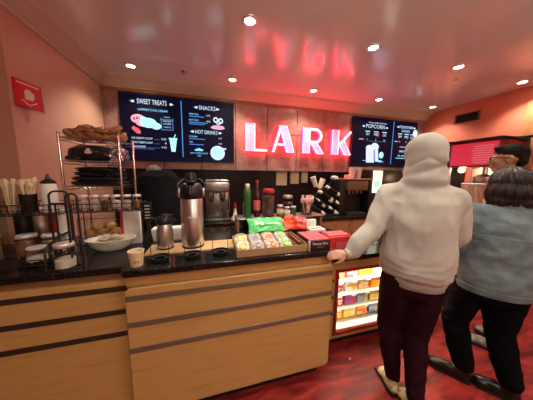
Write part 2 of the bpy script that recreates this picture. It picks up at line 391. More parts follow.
text('menu_item', 'PRETZEL', .022, .85, .655, t_cyan, d1, 'l', .13, Y0); text('price', '6.75', .022, 1.14, .650, t_white, d1, 'r', y=Y0); flat('item_detail', [rect(.85, 1.05, .628, .640)], t_blue, d1)
text('menu_item', 'HOT DOG', .022, .845, .575, t_cyan, d1, 'l', .13, Y0); text('price', '8.50', .022, 1.14, .568, t_white, d1, 'r', y=Y0); flat('item_detail', [rect(.845, 1.10, .548, .560), rect(.845, 1.06, .525, .536)], t_blue, d1)
pz = []
for cx, cz, r in ((1.215, .61, .036), (1.285, .60, .036), (1.25, .575, .03)):
    o_ = circ(cx, cz, r, r * 1.1, 16); i_ = circ(cx, cz, r * .5, r * .55, 16)
    for k in range(16): k2 = (k + 1) % 16; pz.append([o_[k], o_[k2], i_[k2], i_[k]])
flat('pretzel_picture', pz, t_white, d1); flat('hot_dog_picture', [circ(1.245, .50, .10, .026), circ(1.245, .515, .085, .02)], t_pink, d1)
text('heading', 'HOT DRINKS', .052, 1.08, .400, t_white, d1, w=.31, y=Y0); orn(d1, .91, 1.25, .425)
text('menu_item', 'COFFEE', .021, .84, .345, t_cyan, d1, 'l', .11, Y0); text('price', '4.75', .021, 1.30, .338, t_white, d1, 'r', y=Y0); flat('item_detail', [rect(.84, 1.06, .318, .328)], t_blue, d1)
text('menu_item', 'TEA', .021, .838, .268, t_cyan, d1, 'l', .05, Y0); text('price', '4.00', .021, 1.30, .262, t_white, d1, 'r', y=Y0); flat('item_detail', [rect(.84, 1.04, .240, .250)], t_blue, d1)
flat('cloud_picture', [circ(.97, .175, .035, .02), circ(.94, .168, .03, .014), circ(1.0, .168, .03, .014)], t_cyan, d1)
text('menu_item', 'HOT CHOCOLATE', .021, .97, .112, t_cyan, d1, w=.24, y=Y0); text('price', '5.00', .021, .97, .075, t_cyan, d1, y=Y0)
cp = flat('mug_picture', [circ(1.235, .135, .105), rect(1.31, 1.36, .19, .21)], t_lav, d1); flat('mug_coffee', [circ(1.235, .135, .080)], t_ice, cp, -.0035)
s2, d2 = screen('menu_screen', 'right menu screen listing popcorn and fountain drinks, partly behind the white hood', 2.465)
text('subheading', 'FRESH POPPED POPCORN', .020, .52, .775, t_white, d2, w=.40, y=Y0)
text('heading', 'POPCORN', .066, .475, .690, t_white, d2, w=.42, y=Y0); orn(d2, .235, .715, .715)
for x, s in ((.31, 'SM'), (.50, 'MD'), (.69, 'LG')):
    flat('size_badge', [rect(x - .05, x + .05, .622, .636)], t_white, d2)
    text('size_text', s, .045, x, .56, t_cyan if s == 'SM' else t_white, d2, y=Y0)
for x, s in ((.31, '7'), (.50, '9'), (.69, '10')): text('price', s, .030, x, .47, t_white, d2, y=Y0)
flat('popular_badge', [circ(.545, .585, .03, .05)], t_maroon, d2, -.0012)
flat('item_detail', [rect(.13, .23, .478, .492)], t_pink, d2); flat('rule_line', [rect(.34, .75, .455, .459)], t_blue, d2)
pb = flat('popcorn_picture', [[(.30, .33), (.32, .07), (.50, .07), (.47, .33)], circ(.39, .34, .095, .05), circ(.49, .385, .075, .045), [(.47, .35), (.56, .37), (.60, .09), (.53, .09)], circ(.545, .36, .04)], t_lav, d2)
flat('popcorn_sheet', [[(.47, .31), (.50, .31), (.52, .09), (.49, .09)]], t_blue, pb, -.0032)
flat('coin_picture', [circ(.655, .215, .05, .06)], t_ice, d2); flat('rule_line', [rect(.24, .31, .10, .108), rect(.60, .72, .085, .093), circ(.63, .10, .05, .02)], t_cyan, d2)
flat('divider_line', [rect(.885, .897, .05, .84)], t_line, d2)
text('heading', 'FOUNTAIN', .048, 1.20, .735, t_white, d2, w=.33, y=Y0); text('heading', 'DRINKS', .045, 1.19, .665, t_cyan, d2, w=.20, y=Y0); orn(d2, 1.02, 1.38, .755)
for x, s in ((1.06, 'SM'), (1.22, 'MD'), (1.36, 'LG')):
    flat('size_badge', [rect(x - .05, x + .05, .622, .636)], t_white, d2); text('size_text', s, .045, x, .555, t_white, d2, y=Y0); text('price', {'SM': '5', 'MD': '6', 'LG': '7'}[s], .03, x, .47, t_white, d2, y=Y0)
flat('ball_picture', [circ(1.43, .66, .055, .07)], t_white, d2); flat('item_detail', [rect(.94, 1.02, .478, .492)], t_pink, d2)
text('menu_item', 'BOTTLED WATER', .022, 1.17, .375, t_white, d2, w=.18, y=Y0); text('heading', 'SARATOGA', .040, 1.20, .285, t_white, d2, w=.26, y=Y0)
text('menu_item', 'STILL  SPARKLING', .030, 1.17, .205, t_white, d2, w=.25, y=Y0); flat('item_detail', [rect(1.0, 1.36, .165, .177)], t_cyan, d2)

# ------------------------------------------------------------------ counters
def rrect(x0, x1, z0, z1, r, n=5):
    out = []
    for cx, cz, a in ((x1 - r, z0 + r, -PI / 2), (x1 - r, z1 - r, 0), (x0 + r, z1 - r, PI / 2), (x0 + r, z0 + r, PI)):
        out += [(cx + r * math.cos(a + PI / 2 * k / n), cz + r * math.sin(a + PI / 2 * k / n)) for k in range(n + 1)]
    return out
def bowed(x0, x1, y0, y1, rl, rr, n=6):
    """plan outline (xy) whose front corners are rounded"""
    p = [(x1, y1), (x0, y1)]
    p += [(x0 + rl - rl * math.cos(PI / 2 * k / n), y0 + rl - rl * math.sin(PI / 2 * k / n)) for k in range(n + 1)] if rl else [(x0, y0)]
    p += [(x1 - rr + rr * math.sin(PI / 2 * k / n), y0 + rr - rr * math.cos(PI / 2 * k / n)) for k in range(n + 1)] if rr else [(x1, y0)]
    return p
t = thing('service_counter', 'pale wooden front counter with three bright metal strips, under the candy tray', 'counter', (0, 0, 0))
obj('body', B().box(-.455, .835, 1.264, 1.96, .10, 1.0195), wood_dark, t)
pn = obj('front_panel', B().prism(rrect(-.487, .862, .105, .948, .04), 1.222, 1.262, 'xz'), wood, t)
q_ = pn.modifiers.new('edge', 'BEVEL'); q_.width = .008; q_.segments = 3; q_.limit_method = 'ANGLE'
for z in (.868, .705, .540):
    obj('metal_strip', B().box(-.484, .860, 1.2195, 1.2235, z, z + .034, .001, 1), strip_m, pn)
obj('upper_band', B().box(-.478, .855, 1.240, 1.2635, .950, 1.0195), wood, t)
obj('side_panel', B().box(.8355, .858, 1.264, 1.96, .105, 1.0195, .002, 1), wood, t)
obj('edge_trim', B().box(.8585, .863, 1.264, 1.275, .12, 1.01), silverlid, t)
obj('toe_kick', B().box(-.43, .80, 1.29, 1.9, 0, .10), lip_m, t)
t = thing('service_counter', 'left wooden counter section with three dark strips, below the jars', 'counter', (0, 0, 0))
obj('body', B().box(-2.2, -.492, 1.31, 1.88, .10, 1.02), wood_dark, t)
pn = obj('front_panel', B().box(-2.2, -.495, 1.288, 1.312, .105, .975, .004, 1), wood, t)
for z in (.905, .758, .615):
    obj('dark_strip', B().box(-2.2, -.4955, 1.2855, 1.30, z, z + .032), strip_d, pn)
obj('upper_band', B().box(-2.2, -.495, 1.302, 1.32, .975, 1.0195), wood_dark, t)  # darker wood carries the shade under the worktop overhang
obj('toe_kick', B().box(-2.2, -.47, 1.36, 1.8, 0, .10), lip_m, t)
n = 6; rr = .05
top = [(-2.2, 1.272), (-.505, 1.272), (-.505, 1.205 + rr)] + [(-.505 + rr - rr * math.cos(PI / 2 * k / n), 1.205 + rr - rr * math.sin(PI / 2 * k / n)) for k in range(1, n + 1)] + \
      [(.872 - .03, 1.205), (.872, 1.235), (.872, 1.62), (1.15, 1.62), (1.15, 2.02), (-1.33, 2.02), (-1.33, 1.895), (-2.2, 1.895)]
b = B().prism(top, 1.02, 1.06, 'xy')
w = obj('worktop', b, granite); tag(w, 'black granite worktop running along the front counters', 'worktop')
mm = w.modifiers.new('edge', 'BEVEL'); mm.width = .005; mm.segments = 2; mm.limit_method = 'ANGLE'
# low section with the lit candy case
def shellbox(b, x0, x1, y0, y1, z0, z1, t_):
    b.box(x0, x1, y1 - t_, y1, z0, z1); b.box(x0, x0 + t_, y0, y1 - t_, z0, z1); b.box(x1 - t_, x1, y0, y1 - t_, z0, z1)
    b.box(x0 + t_, x1 - t_, y0, y1 - t_, z0, z0 + t_); b.box(x0 + t_, x1 - t_, y0, y1 - t_, z1 - t_, z1)
t = thing('low_counter', 'lower wooden counter section holding the lit candy case, behind the white hoodie person', 'counter', (0, 0, 0))
b = B()
b.box(.8645, 1.04, 1.44, 1.47, .10, .856); b.box(1.04, 2.26, 1.44, 1.47, .10, .135); b.box(1.04, 2.26, 1.44, 1.47, .775, .856)
b.prism(bowed(2.26, 2.50, 1.44, 1.90, 0, .12), .10, .856, 'xy')
b.box(.8645, 1.04, 1.47, 1.615, .10, .856)
obj('front_panel', b, wood, t)
b = B()
for z in (.66, .50, .34): b.box(.866, 1.03, 1.438, 1.45, z, z + .028)
obj('metal_strip', b, strip_d, t)
obj('body', B().box(.8645, 2.26, 1.83, 1.90, .10, .856).box(.86, 1.14, 1.905, 1.97, .1, 1.018), wood_dark, t)
obj('toe_kick', B().box(.8645, 2.44, 1.50, 1.85, 0, .10), lip_m, t)
w = obj('low_worktop', B().prism(bowed(.8745, 2.54, 1.415, 1.615, 0, .12), .858, .898, 'xy').prism([(1.155, 1.60), (2.54, 1.60), (2.54, 1.93), (1.155, 1.93)], .858, .898, 'xy'), granite); tag(w, 'low black granite worktop above the lit candy case', 'worktop')
caselin = mat('case_white_liner', (.80, .72, .60), .5); redframe = mat('case_red_frame', (.22, .018, .015), .3)
cs = thing('display_case', 'lit candy display case with dark red frame set into the low counter', 'display case', (1.04, 1.43, .135))
b = B(); W_, D_, H_ = 1.22, .38, .64
b.box(0, .035, 0, .04, 0, H_, .003, 1); b.box(W_ - .035, W_, 0, .04, 0, H_, .003, 1); b.box(.035, W_ - .035, 0, .04, 0, .03, .003, 1); b.box(.035, W_ - .035, 0, .04, H_ - .03, H_, .003, 1)
b.box(.62, .65, .002, .038, .03, H_ - .03, .003, 1)
obj('frame', b, redframe, cs)
b = B(); shellbox(b, .02, W_ - .02, .04, D_, .012, H_ - .012, .008); obj('cabinet_liner', b, caselin, cs)
CASE_Z = [.032, .175, .318, .461]
for z in CASE_Z[1:]:
    obj('shelf', B().box(.03, W_ - .03, .10, D_ - .01, z - .008, z), caselin, cs)
obj('light_tube', B().tube([(.05, .065, H_ - .040), (W_ - .05, .065, H_ - .040)], .011, 10), led, cs)
obj('light_tube', B().tube([(.045, .056, .05), (.045, .056, H_ - .05)], .006, 8), led, cs)
obj('glass_pane', B().box(.035, .62, .018, .022, .03, H_ - .03).box(.65, W_ - .035, .018, .022, .03, H_ - .03), glass, cs)
l = bpy.data.lights.new('case_light', 'AREA'); l.energy = 20; l.color = (1, .88, .66); l.shape = 'RECTANGLE'; l.size = 1.1; l.size_y = .03
lo = bpy.data.objects.new('case_light', l); COL.objects.link(lo); lo.parent = cs; lo.location = (W_ / 2, .075, H_ - .058); lo.rotation_euler = (R(28), 0, 0)
# candy boxes
cc = {'red': (.62, .02, .02), 'orange': (.85, .22, .01), 'yellow': (.85, .60, .03), 'blue': (.05, .22, .60), 'white': (.8, .76, .68), 'purple': (.30, .06, .38), 'maroon': (.32, .015, .02), 'gold': (.72, .40, .04), 'green': (.10, .40, .06), 'light blue': (.25, .55, .75)}
cm = {k: mat('candy_' + k.replace(' ', '_'), v, .35) for k, v in cc.items()}
rows = [['orange', 'yellow', 'gold', 'blue', 'red'], ['red', 'purple', 'light blue', 'yellow', 'orange'], ['light blue', 'white', 'gold', 'orange', 'red'], ['maroon', 'red', 'orange', 'gold', 'yellow']]
rn = ['bottom', 'second', 'third', 'top']; on = ['first', 'second', 'third', 'fourth', 'last']
acc = ['yellow', 'white', 'red', 'gold', 'white']
for r_, row in enumerate(rows):
    xs = [1.105, 1.255, 1.41, 1.56, 2.05]
    for k, c in enumerate(row):
        wd = (.135, .14, .125, .14, .14)[k]; z0 = .135 + CASE_Z[r_] + (.0085 if r_ == 0 else 0); hh = .096 + .012 * ((k * 3 + r_) % 3); x = xs[k]; y = 1.57
        z0 += 0.0005
        t = thing('candy_box', '%s candy box on the %s shelf of the lit case, %s from the left' % (c, rn[r_], on[k]), 'candy box', (x, y, z0), 0, 'candy boxes in the lit display case')
        obj('carton', B().box(0, wd, 0, .10, 0, hh, .002, 1), cm[c], t)
        a = acc[(k + r_) % 5]; a = a if a != c else 'white'
        q = B().box(.012, wd - .012, -.0012, 0, hh * .42, hh * .62); q.prism(circ(wd * .72, hh * .26, wd * .16, hh * .14, 14), -.0012, 0)
        obj('printed_band', q, cm[a], t)
    for k in range(3):
        if r_ == 0: continue
        x = 1.14 + .16 * k
        t = obj('price_tag', B().box(0, .05, -.0015, 0, 0, .028), whitep, loc=(x, 1.5295, .135 + CASE_Z[r_] - .024)); tag(t, 'small white price tag on the %s shelf edge of the case, %s from left' % (rn[r_], on[k]), 'price tag', 'price tags in the lit case')

# back counter
t = thing('back_counter', 'back counter with cherry wood doors and black top under the wall', 'counter', (0, 0, 0))
obj('carcass', B().box(-1.33, 4.1, 2.80, 3.28, .10, .88), trimbrown, t)
obj('countertop', B().box(-1.335, 4.12, 2.755, 3.295, .88, .92, .006), granite, t)
for k in range(9):
    x = -1.32 + k * .60
    d = obj('door', B().box(x + .006, x + .594, 2.782, 2.80, .12, .865, .004, 1), wood_red, t)
    obj('handle', B().tube([(x + .54, 2.782, .70), (x + .54, 2.765, .70), (x + .54, 2.765, .82), (x + .54, 2.782, .82)], .005, 8), steel, d)
obj('toe_kick', B().box(-1.3, 4.1, 2.86, 3.2, 0, .10), lip_m, t)

# ------------------------------------------------------------------ helpers for small things
def jar(name, label, loc, r, h, content, group=None, fill=.6, lid=silverlid, body=None, cat='jar'):
    t = thing(name, label, cat, loc, 0, group)
    obj('glass_body', B().lathe([(0, 0), (r * .9, 0), (r, .006), (r, h * .78), (r * .86, h * .86), (r * .80, h * .86), (r * .92, h * .77), (r * .93, .010), (0, .006)], n=24), body or glass, t)
    if content: obj('contents', B().lathe([(0, .0075), (r * .88, .0105), (r * .9, h * fill), (r * .5, h * (fill + .05)), (0, h * (fill + .03))], n=20), content, t)
    obj('lid', B().lathe([(0, h * .865), (r * .90, h * .865), (r * .92, h * .88), (r * .92, h * .97), (r * .85, h), (0, h)], n=24), lid, t)
    return t
def wiregrid(b, x0, x1, y0, y1, z, nx, ny, r=.0016, rim=.003):
    b.tube([(x0, y0, z), (x1, y0, z), (x1, y1, z), (x0, y1, z)], rim, 6, closed=True)
    for k in range(1, nx): x = x0 + (x1 - x0) * k / nx; b.tube([(x, y0, z), (x, y1, z)], r, 5)
    for k in range(1, ny): y = y0 + (y1 - y0) * k / ny; b.tube([(x0, y, z), (x1, y, z)], r, 5)
    return b
def wirebasket(x0, x1, y0, y1, z0, z1, n=10, r=.0018):
    b = B(); wiregrid(b, x0, x1, y0, y1, z0, n, 4, r)
    for z in (z1, (z0 + z1) / 2): b.tube([(x0, y0, z), (x1, y0, z), (x1, y1, z), (x0, y1, z)], .0028 if z == z1 else r, 6, closed=True)
    for k in range(n + 1):
        x = x0 + (x1 - x0) * k / n
        for y in (y0, y1): b.tube([(x, y, z0), (x, y, z1)], r, 5)
    for k in range(1, 4):
        y = y0 + (y1 - y0) * k / 4
        for x in (x0, x1): b.tube([(x, y, z0), (x, y, z1)], r, 5)
    return b
TZ = 1.0605
brownc = mat('brown_spice', (.26, .10, .045), .8, bump=.3, bscale=200); powder = mat('white_powder', (.75, .70, .62), .9); amber = mat('amber_spice', (.40, .17, .06), .8, bump=.3, bscale=150)
olive = mat('olive_spice', (.28, .20, .08), .8, bump=.3, bscale=150); spoonwood = mat('pale_stick_wood', (.78, .62, .40), .6)

# ------------------------------------------------------------------ left condiment rack
t = thing('condiment_rack', 'black wire two-tier rack at the left end of the counter', 'rack', (0, 0, TZ))
z1 = 1.375 - TZ; 
obj('top_basket', wirebasket(-1.62, -.88, 1.46, 1.68, z1 - .03, z1 + .03, 16, .0022), wire, t)
b = B()
for x in (-1.60, -.90):
    for y in (1.47, 1.67): b.tube([(x, y, 0), (x, y, z1 + .03)], .005, 8)
obj('leg', b, wire, t)
b = wiregrid(B(), -1.62, -.90, 1.33, 1.66, .030, 14, 6, .002, .0035); b.tube([(-1.6, 1.34, .0305), (-1.6, 1.34, 0)], .004).tube([(-.92, 1.34, .0305), (-.92, 1.34, 0)], .004)
b.tube([(-1.62, 1.33, .06), (-.90, 1.33, .06)], .0035, 6)
b.tube([(-.91, 1.33, .03), (-.91, 1.33, .06)], .0035, 6).tube([(-1.61, 1.33, .03), (-1.61, 1.33, .06)], .0035, 6)
obj('lower_tray', b, wire, t)
# arched black stand holding the big jar
t = thing('wire_stand', 'arched black wire stand around the glass sugar jar', 'stand', (0, 0, TZ))
def arch(x, y0, y1, h, r=.03, n=6):
    p = [(x, y0, 0), (x, y0, h - r)]
    p += [(x, y0 + r - r * math.cos(PI / 2 * k / n), h - r + r * math.sin(PI / 2 * k / n)) for k in range(1, n + 1)]
    p += [(x, y1 - r + r * math.sin(PI / 2 * k / n), h - r + r * math.cos(PI / 2 * k / n)) for k in range(n + 1)] + [(x, y1, 0)]
    return p
def archx(y, x0, x1, h, r=.03, n=6): return [(q[1], y, q[2]) for q in arch(0, x0, x1, h, r, n)]
obj('hoop', B().tube(archx(1.39, -.875, -.785, .43), .0055, 8), wire, t)
obj('hoop', B().tube(archx(1.33, -.765, -.715, .42, .022), .0055, 8), wire, t)
obj('crossbar', B().tube([(-.875, 1.39, .36), (-.785, 1.39, .36)], .005, 8).tube([(-.785, 1.39, .36), (-.765, 1.33, .36)], .004, 8), wire, t)
obj('arm', B().tube([(-.875, 1.39, .07), (-.865, 1.33, .14), (-.80, 1.31, .19), (-.765, 1.33, .21)], .006, 8).tube([(-.875, 1.31, 0), (-.872, 1.31, .10), (-.865, 1.33, .14)], .006, 8), wire, t)
obj('base_ring', B().tube([(-.875, 1.39, .004), (-.785, 1.39, .004), (-.715, 1.33, .004), (-.79, 1.285, .004), (-.875, 1.31, .004)], .004, 8, closed=True), wire, t)
jar('glass_jar', 'large round clear jar with silver lid half filled with white sugar', (-.80, 1.335, TZ + .001), .050, .145, powder, fill=.38)
# utensils cups on the rack
TB = 1.3475
def stickcup(label, x, y, r, h, m, n, sl, wmat, seed, z=TB):
    random.seed(seed)
    t = thing('utensil_cup', label, 'cup', (x, y, z), 0)
    obj('cup', B().lathe([(0, 0), (r * .85, 0), (r * .88, .003), (r, h), (r * .93, h), (r * .80, .006), (0, .006)], n=24), m, t)
    for k in range(n):
        a = random.uniform(0, 2 * PI); q = random.uniform(.2, .62) * r; ax, ay = math.cos(a) * q, math.sin(a) * q
        L = sl * random.uniform(.85, 1.05); ex, ey = ax + math.cos(a) * random.uniform(.0, .03), ay + math.sin(a) * random.uniform(-.01, .02)
        s = obj('wooden_spoon', B().tube([(ax * .8, ay * .8, .009), ((ax + ex) / 2, (ay + ey) / 2, L * .6), (ex, ey, L * .82), (ex, ey, L * .9), (ex, ey, L)], [.004, .005, .007, .014, .008], 8), wmat)
        s.location = (x, y, z); tag(s, 'pale wooden spoon in the ' + label, 'spoon', 'spoons in the %s' % label)
stickcup('clear cup at the left end of the rack', -1.165, 1.55, .040, .10, glass, 7, .20, spoonwood, 1)
stickcup('black cup on the rack', -1.075, 1.55, .040, .115, black, 8, .215, spoonwood, 2)
t = thing('squeeze_bottle', 'white squeeze bottle with black pointed cap on the rack', 'bottle', (-.975, 1.56, TB))
obj('bottle_body', B().lathe([(0, 0), (.035, 0), (.038, .004), (.038, .165), (.034, .178), (0, .178)], n=28), whitep, t)
obj('cap', B().lathe([(0, .1785), (.036, .1785), (.036, .19), (.024, .198), (.012, .208), (.006, .235), (0, .236)], n=24), black, t)
obj('level_mark', B().box(-.03, -.012, -.0385, -.034, .045, .050), black, t)
# canisters under the rack shelf
for i, (x, y, r, h, m, l) in enumerate([(-1.085, 1.64, .040, .27, steel, 'steel canister standing under the rack shelf'), (-1.02, 1.655, .020, .27, red_plastic, 'narrow red canister under the rack shelf beside the steel one'), (-.955, 1.62, .036, .265, whitep, 'white canister standing under the rack below the squeeze bottle'), (-1.18, 1.64, .04, .26, black, 'black canister standing under the rack at the left')]):
    t = thing('canister', l, 'canister', (x, y, TZ + .036), group=None)
    obj('canister_body', B().lathe([(0, 0), (r * .96, 0), (r, .004), (r, h - .012), (r * .9, h - .012), (0, h - .012)], n=28), m, t)
    obj('rim', B().lathe([(0, h - .0115), (r * 1.03, h - .0115), (r * 1.03, h - .004), (r * .9, h), (0, h)], n=28), silverlid if m is steel else m, t)
LT = TZ + .0345
jar('spice_jar', 'glass jar of brown spice with silver lid on the lower tray', (-1.075, 1.50, LT), .050, .13, brownc, fill=.72, group=None)
jar('spice_jar', 'glass jar of amber topping behind the sugar jar, right of the brown spice', (-.975, 1.52, LT), .042, .12, olive, fill=.7, group=None)
jar('spice_jar', 'short glass jar of pale powder at the front of the lower tray', (-.955, 1.385, LT), .045, .085, powder, fill=.45, group=None)
jar('spice_jar', 'glass jar of red brown candies cut by the left photo edge', (-1.20, 1.44, LT), .050, .155, amber, fill=.8, group=None)
jar('spice_jar', 'small glass jar with a dented lid behind the wire arches', (-.935, 1.60, LT), .036, .11, amber, fill=.5, group=None)

# ------------------------------------------------------------------ chrome shelf unit
t = thing('wire_shelf', 'tall chrome wire shelf holding pretzels and black bundles', 'shelf', (0, 0, TZ))
for x in (-.99, -.64):
    for y in (1.72, 2.00):
        obj('post', B().tube([(x, y, 0), (x, y, .80)], .008, 10).lathe([(.0, 0), (.012, 0), (.012, .012), (0, .012)], (x, y, 0), 12).ell((x, y, .803), (.011, .011, .009), sub=2), chrome, t)
SZ = [.435, .615, .775]
for z in SZ:
    b = wiregrid(B(), -.99, -.64, 1.72, 2.0, z, 14, 2, .002, .004); b.tube([(-.99, 1.72, z - .02), (-.64, 1.72, z - .02), (-.64, 2.0, z - .02), (-.99, 2.0, z - .02)], .003, 6, closed=True)
    for k in range(12):
        x = -.99 + .35 * (k + .5) / 12
        b.tube([(x - .0145, 1.72, z), (x, 1.72, z - .02), (x + .0145, 1.72, z)], .0015, 5)
    obj('shelf_grid', b, chrome, t)
# pretzels on top
pret = mat('baked_pretzel', (.34, .13, .045), .45, var=[(.24, .08, .03), (.42, .19, .075)], vscale=25, bump=.15, bscale=90)
def pretzel_mesh():
    pts = [(.052 * math.sin(a) * (1 + .25 * math.cos(a)), .042 * math.cos(a) + .004, 0) for a in [2 * PI * k / 20 + .35 for k in range(19)]]
    b = B().tube(pts, [.012 + .005 * math.sin(PI * k / 18) for k in range(19)], 8)
    b.tube([(.012, .045, .004), (0, .012, .010), (-.03, -.032, .008)], [.012, .012, .010], 8); b.tube([(-.012, .045, .006), (0, .012, .016), (.03, -.032, .010)], [.012, .012, .010], 8)
    return b
pz0 = None; random.seed(5); i = 0
pl = ['leftmost pretzel on the top wire shelf', 'second pretzel from left on the shelf top', 'middle pretzel of the shelf top front row', 'fourth pretzel from left on the shelf top', 'rightmost pretzel on the top wire shelf', 'pretzel on the second layer above the leftmost', 'pretzel leaning on the second layer left of centre', 'pretzel on the second layer right of centre', 'topmost right pretzel on the pile', 'pretzel at the back left of the shelf top', 'pretzel at the back centre of the shelf top', 'pretzel at the back right of the shelf top']
spots = [(-.93 + .063 * k, 1.79, 0) for k in range(5)] + [(-.90 + .068 * k, 1.80, 1) for k in range(4)] + [(-.91 + .10 * k, 1.90, 0) for k in range(3)]
for (x, y, lv), l in zip(spots, pl):
    if pz0 is None: pz0 = obj('pretzel', pretzel_mesh(), pret); o = pz0
    else: o = pz0.copy(); COL.objects.link(o)
    o.location = (x, y, TZ + SZ[2] + .034 + lv * .036); o.rotation_euler = (R(random.uniform(15, 50)), R(random.uniform(-14, 14)), random.uniform(-.6, .6))
    tag(o, l, 'pretzel', 'soft pretzels piled on the wire shelf')
# bundles of dark wrapped goods
def lump(c, rad, amp, sc, seed, flat_z=None, sub=4):
    b = B(); b.ell((0, 0, 0), (1, 1, 1), sub=sub)
    for v in b.bm.verts:
        p = v.co.copy(); n_ = noise.fractal(p * sc + V((seed, seed, seed)), 1, 2, 3)
        q = V((math.copysign(abs(p.x) ** .7, p.x), math.copysign(abs(p.y) ** .7, p.y), math.copysign(abs(p.z) ** .8, p.z)))
        v.co = V(c) + V((q.x * rad[0], q.y * rad[1], q.z * rad[2])) * (1 + amp * n_)
        if flat_z is not None and v.co.z < flat_z: v.co.z = flat_z
    return b
blackfab = mat('black_film', (.010, .009, .010), .34); foil = mat('crumpled_foil', (.55, .53, .55), .22, 1., bump=.5, bscale=40)
z = TZ + SZ[1] + .005
t = thing('black_bag', 'black bag with a small white emblem on the middle wire shelf', 'bag', (-.83, 1.83, z)); obj('bag_body', lump((0, 0, .056), (.15, .10, .062), .16, 1.6, 3, 0), blackfab, t)
obj('emblem', B().prism(circ(0, .058, .018, .012), -.118, -.098).prism([(-.008, .066), (.008, .066), (.006, .085), (-.006, .082)], -.118, -.098), mat('pale_pink_print', (.75, .55, .55), .5), t)
obj('black_sleeve_flap', lump((-.10, -.05, .018), (.06, .05, .018), .15, 2, 9, 0), blackfab, t)
o = obj('foil_bag', lump((0, 0, .05), (.055, .07, .052), .25, 3, 7, 0), foil, loc=(-.675, 1.815, z)); tag(o, 'crumpled silver foil bag at the right of the middle wire shelf', 'foil bag')
z = TZ + SZ[0] + .005
for k in range(4):
    o = obj('folded_black_bag', lump((0, 0, .0185), (.165 - .006 * k, .115, .0215), .16, 2.4, 20 + k, 0.0), blackfab, loc=(-.825 + .006 * k, 1.84, z + .0335 * k))
    tag(o, ['lowest folded black bag in the stack on the lower wire shelf', 'second lowest folded black bag of the wire shelf stack', 'second highest folded black bag of the wire shelf stack', 'topmost folded black bag of the wire shelf stack'][k], 'bag', 'folded black bags on the lower wire shelf')
o = obj('foil_bag', lump((0, 0, .03), (.03, .05, .031), .3, 3, 17, 0), foil, loc=(-.685, 1.77, z + .136)); tag(o, 'small silver foil packet on the black stack of the lower wire shelf', 'foil bag')
# spice basket under the shelf
t = thing('wire_basket', 'black wire basket tier holding a row of silver lidded shakers', 'basket', (0, 0, TZ))
obj('basket', wirebasket(-.875, -.475, 1.56, 1.68, .275, .33, 14, .0016), wire, t)
b = B()
for x in (-.873, -.477):
    for y in (1.562, 1.678): b.tube([(x, y, 0), (x, y, .33)], .0035, 8)
obj('leg', b, wire, t)
shk = [('leftmost shaker in the wire basket', powder), ('second shaker from left in the wire basket', powder), ('third shaker from left in the wire basket', brownc), ('fourth shaker from left in the wire basket', powder), ('fifth shaker from left in the wire basket', powder), ('rightmost shaker in the wire basket, holding amber spice', amber)]
for k, (l, m) in enumerate(shk):
    jar('shaker', l, (-.835 + .064 * k, 1.62, TZ + .279), .028, .105, m, 'shakers in the wire basket', .6)
# pastries in low glass case
t = thing('pastry_case', 'low clear case of pastries under the wire shelf', 'pastry case', (-.80, 1.79, TZ))
b = B(); shellbox(b, -.145, .145, -.06, .06, 0, .20, .004); obj('glass_box', b, glass, t)
obj('base_plate', B().box(-.14, .14, -.055, .054, .0045, .060), silverlid, t)
bun_m = mat('golden_bun', (.62, .36, .11), .5, var=[(.50, .24, .07), (.75, .50, .20)], vscale=18); bun0 = None
for k, (x, y, q, l) in enumerate([(-.09, -.015, 0, 'left golden bun in the bottom of the pastry case'), (-.01, -.015, 0, 'middle golden bun in the bottom of the pastry case'), (.075, -.015, 0, 'right golden bun in the bottom of the pastry case'), (-.045, -.012, 1, 'upper left bun resting on two others in the pastry case'), (.04, -.012, 1, 'upper right bun resting on two others in the pastry case')]):
    o = obj('bun', lump((0, 0, .030), (.038, .034, .026), .12, 1.5, 30, 0.004, 3), bun_m) if bun0 is None else bun0.copy()
    if bun0 is None: bun0 = o
    else: COL.objects.link(o)
    o.location = (-.80 + x, 1.79 + y, TZ + .0565 + q * .048); o.rotation_euler = (0, 0, k * 1.3); tag(o, l, 'bun', 'buns in the pastry case')

# ------------------------------------------------------------------ bowl of packets
t = thing('serving_bowl', 'white oval bowl filled with sugar packets', 'bowl', (-.685, 1.60, TZ))
obj('bowl_shell', B().lathe([(0, 0), (.075, 0), (.085, .004), (.125, .035), (.148, .075), (.152, .080), (.145, .080), (.118, .038), (.078, .010), (0, .008)], n=40, sy=.62), white, t)
random.seed(11); pk0 = None
for k in range(22):
    a = random.uniform(0, 2 * PI); q = math.sqrt(random.random()) * .085
    if pk0 is None: o = pk0 = obj('sugar_packet', B().box(-.026, .026, -.017, .017, -.0025, .0025, .002, 2), mat('packet_paper', (.78, .68, .52), .6))
    else: o = pk0.copy(); COL.objects.link(o)
    o.location = (-.685 + q * math.cos(a), 1.60 + q * .58 * math.sin(a), TZ + .056 + .0019 * k); o.rotation_euler = (R(random.uniform(-18, 18)), R(random.uniform(-18, 18)), random.uniform(0, PI))
    tag(o, 'small white sugar packet lying in the oval bowl', 'packet', 'sugar packets in the oval bowl')
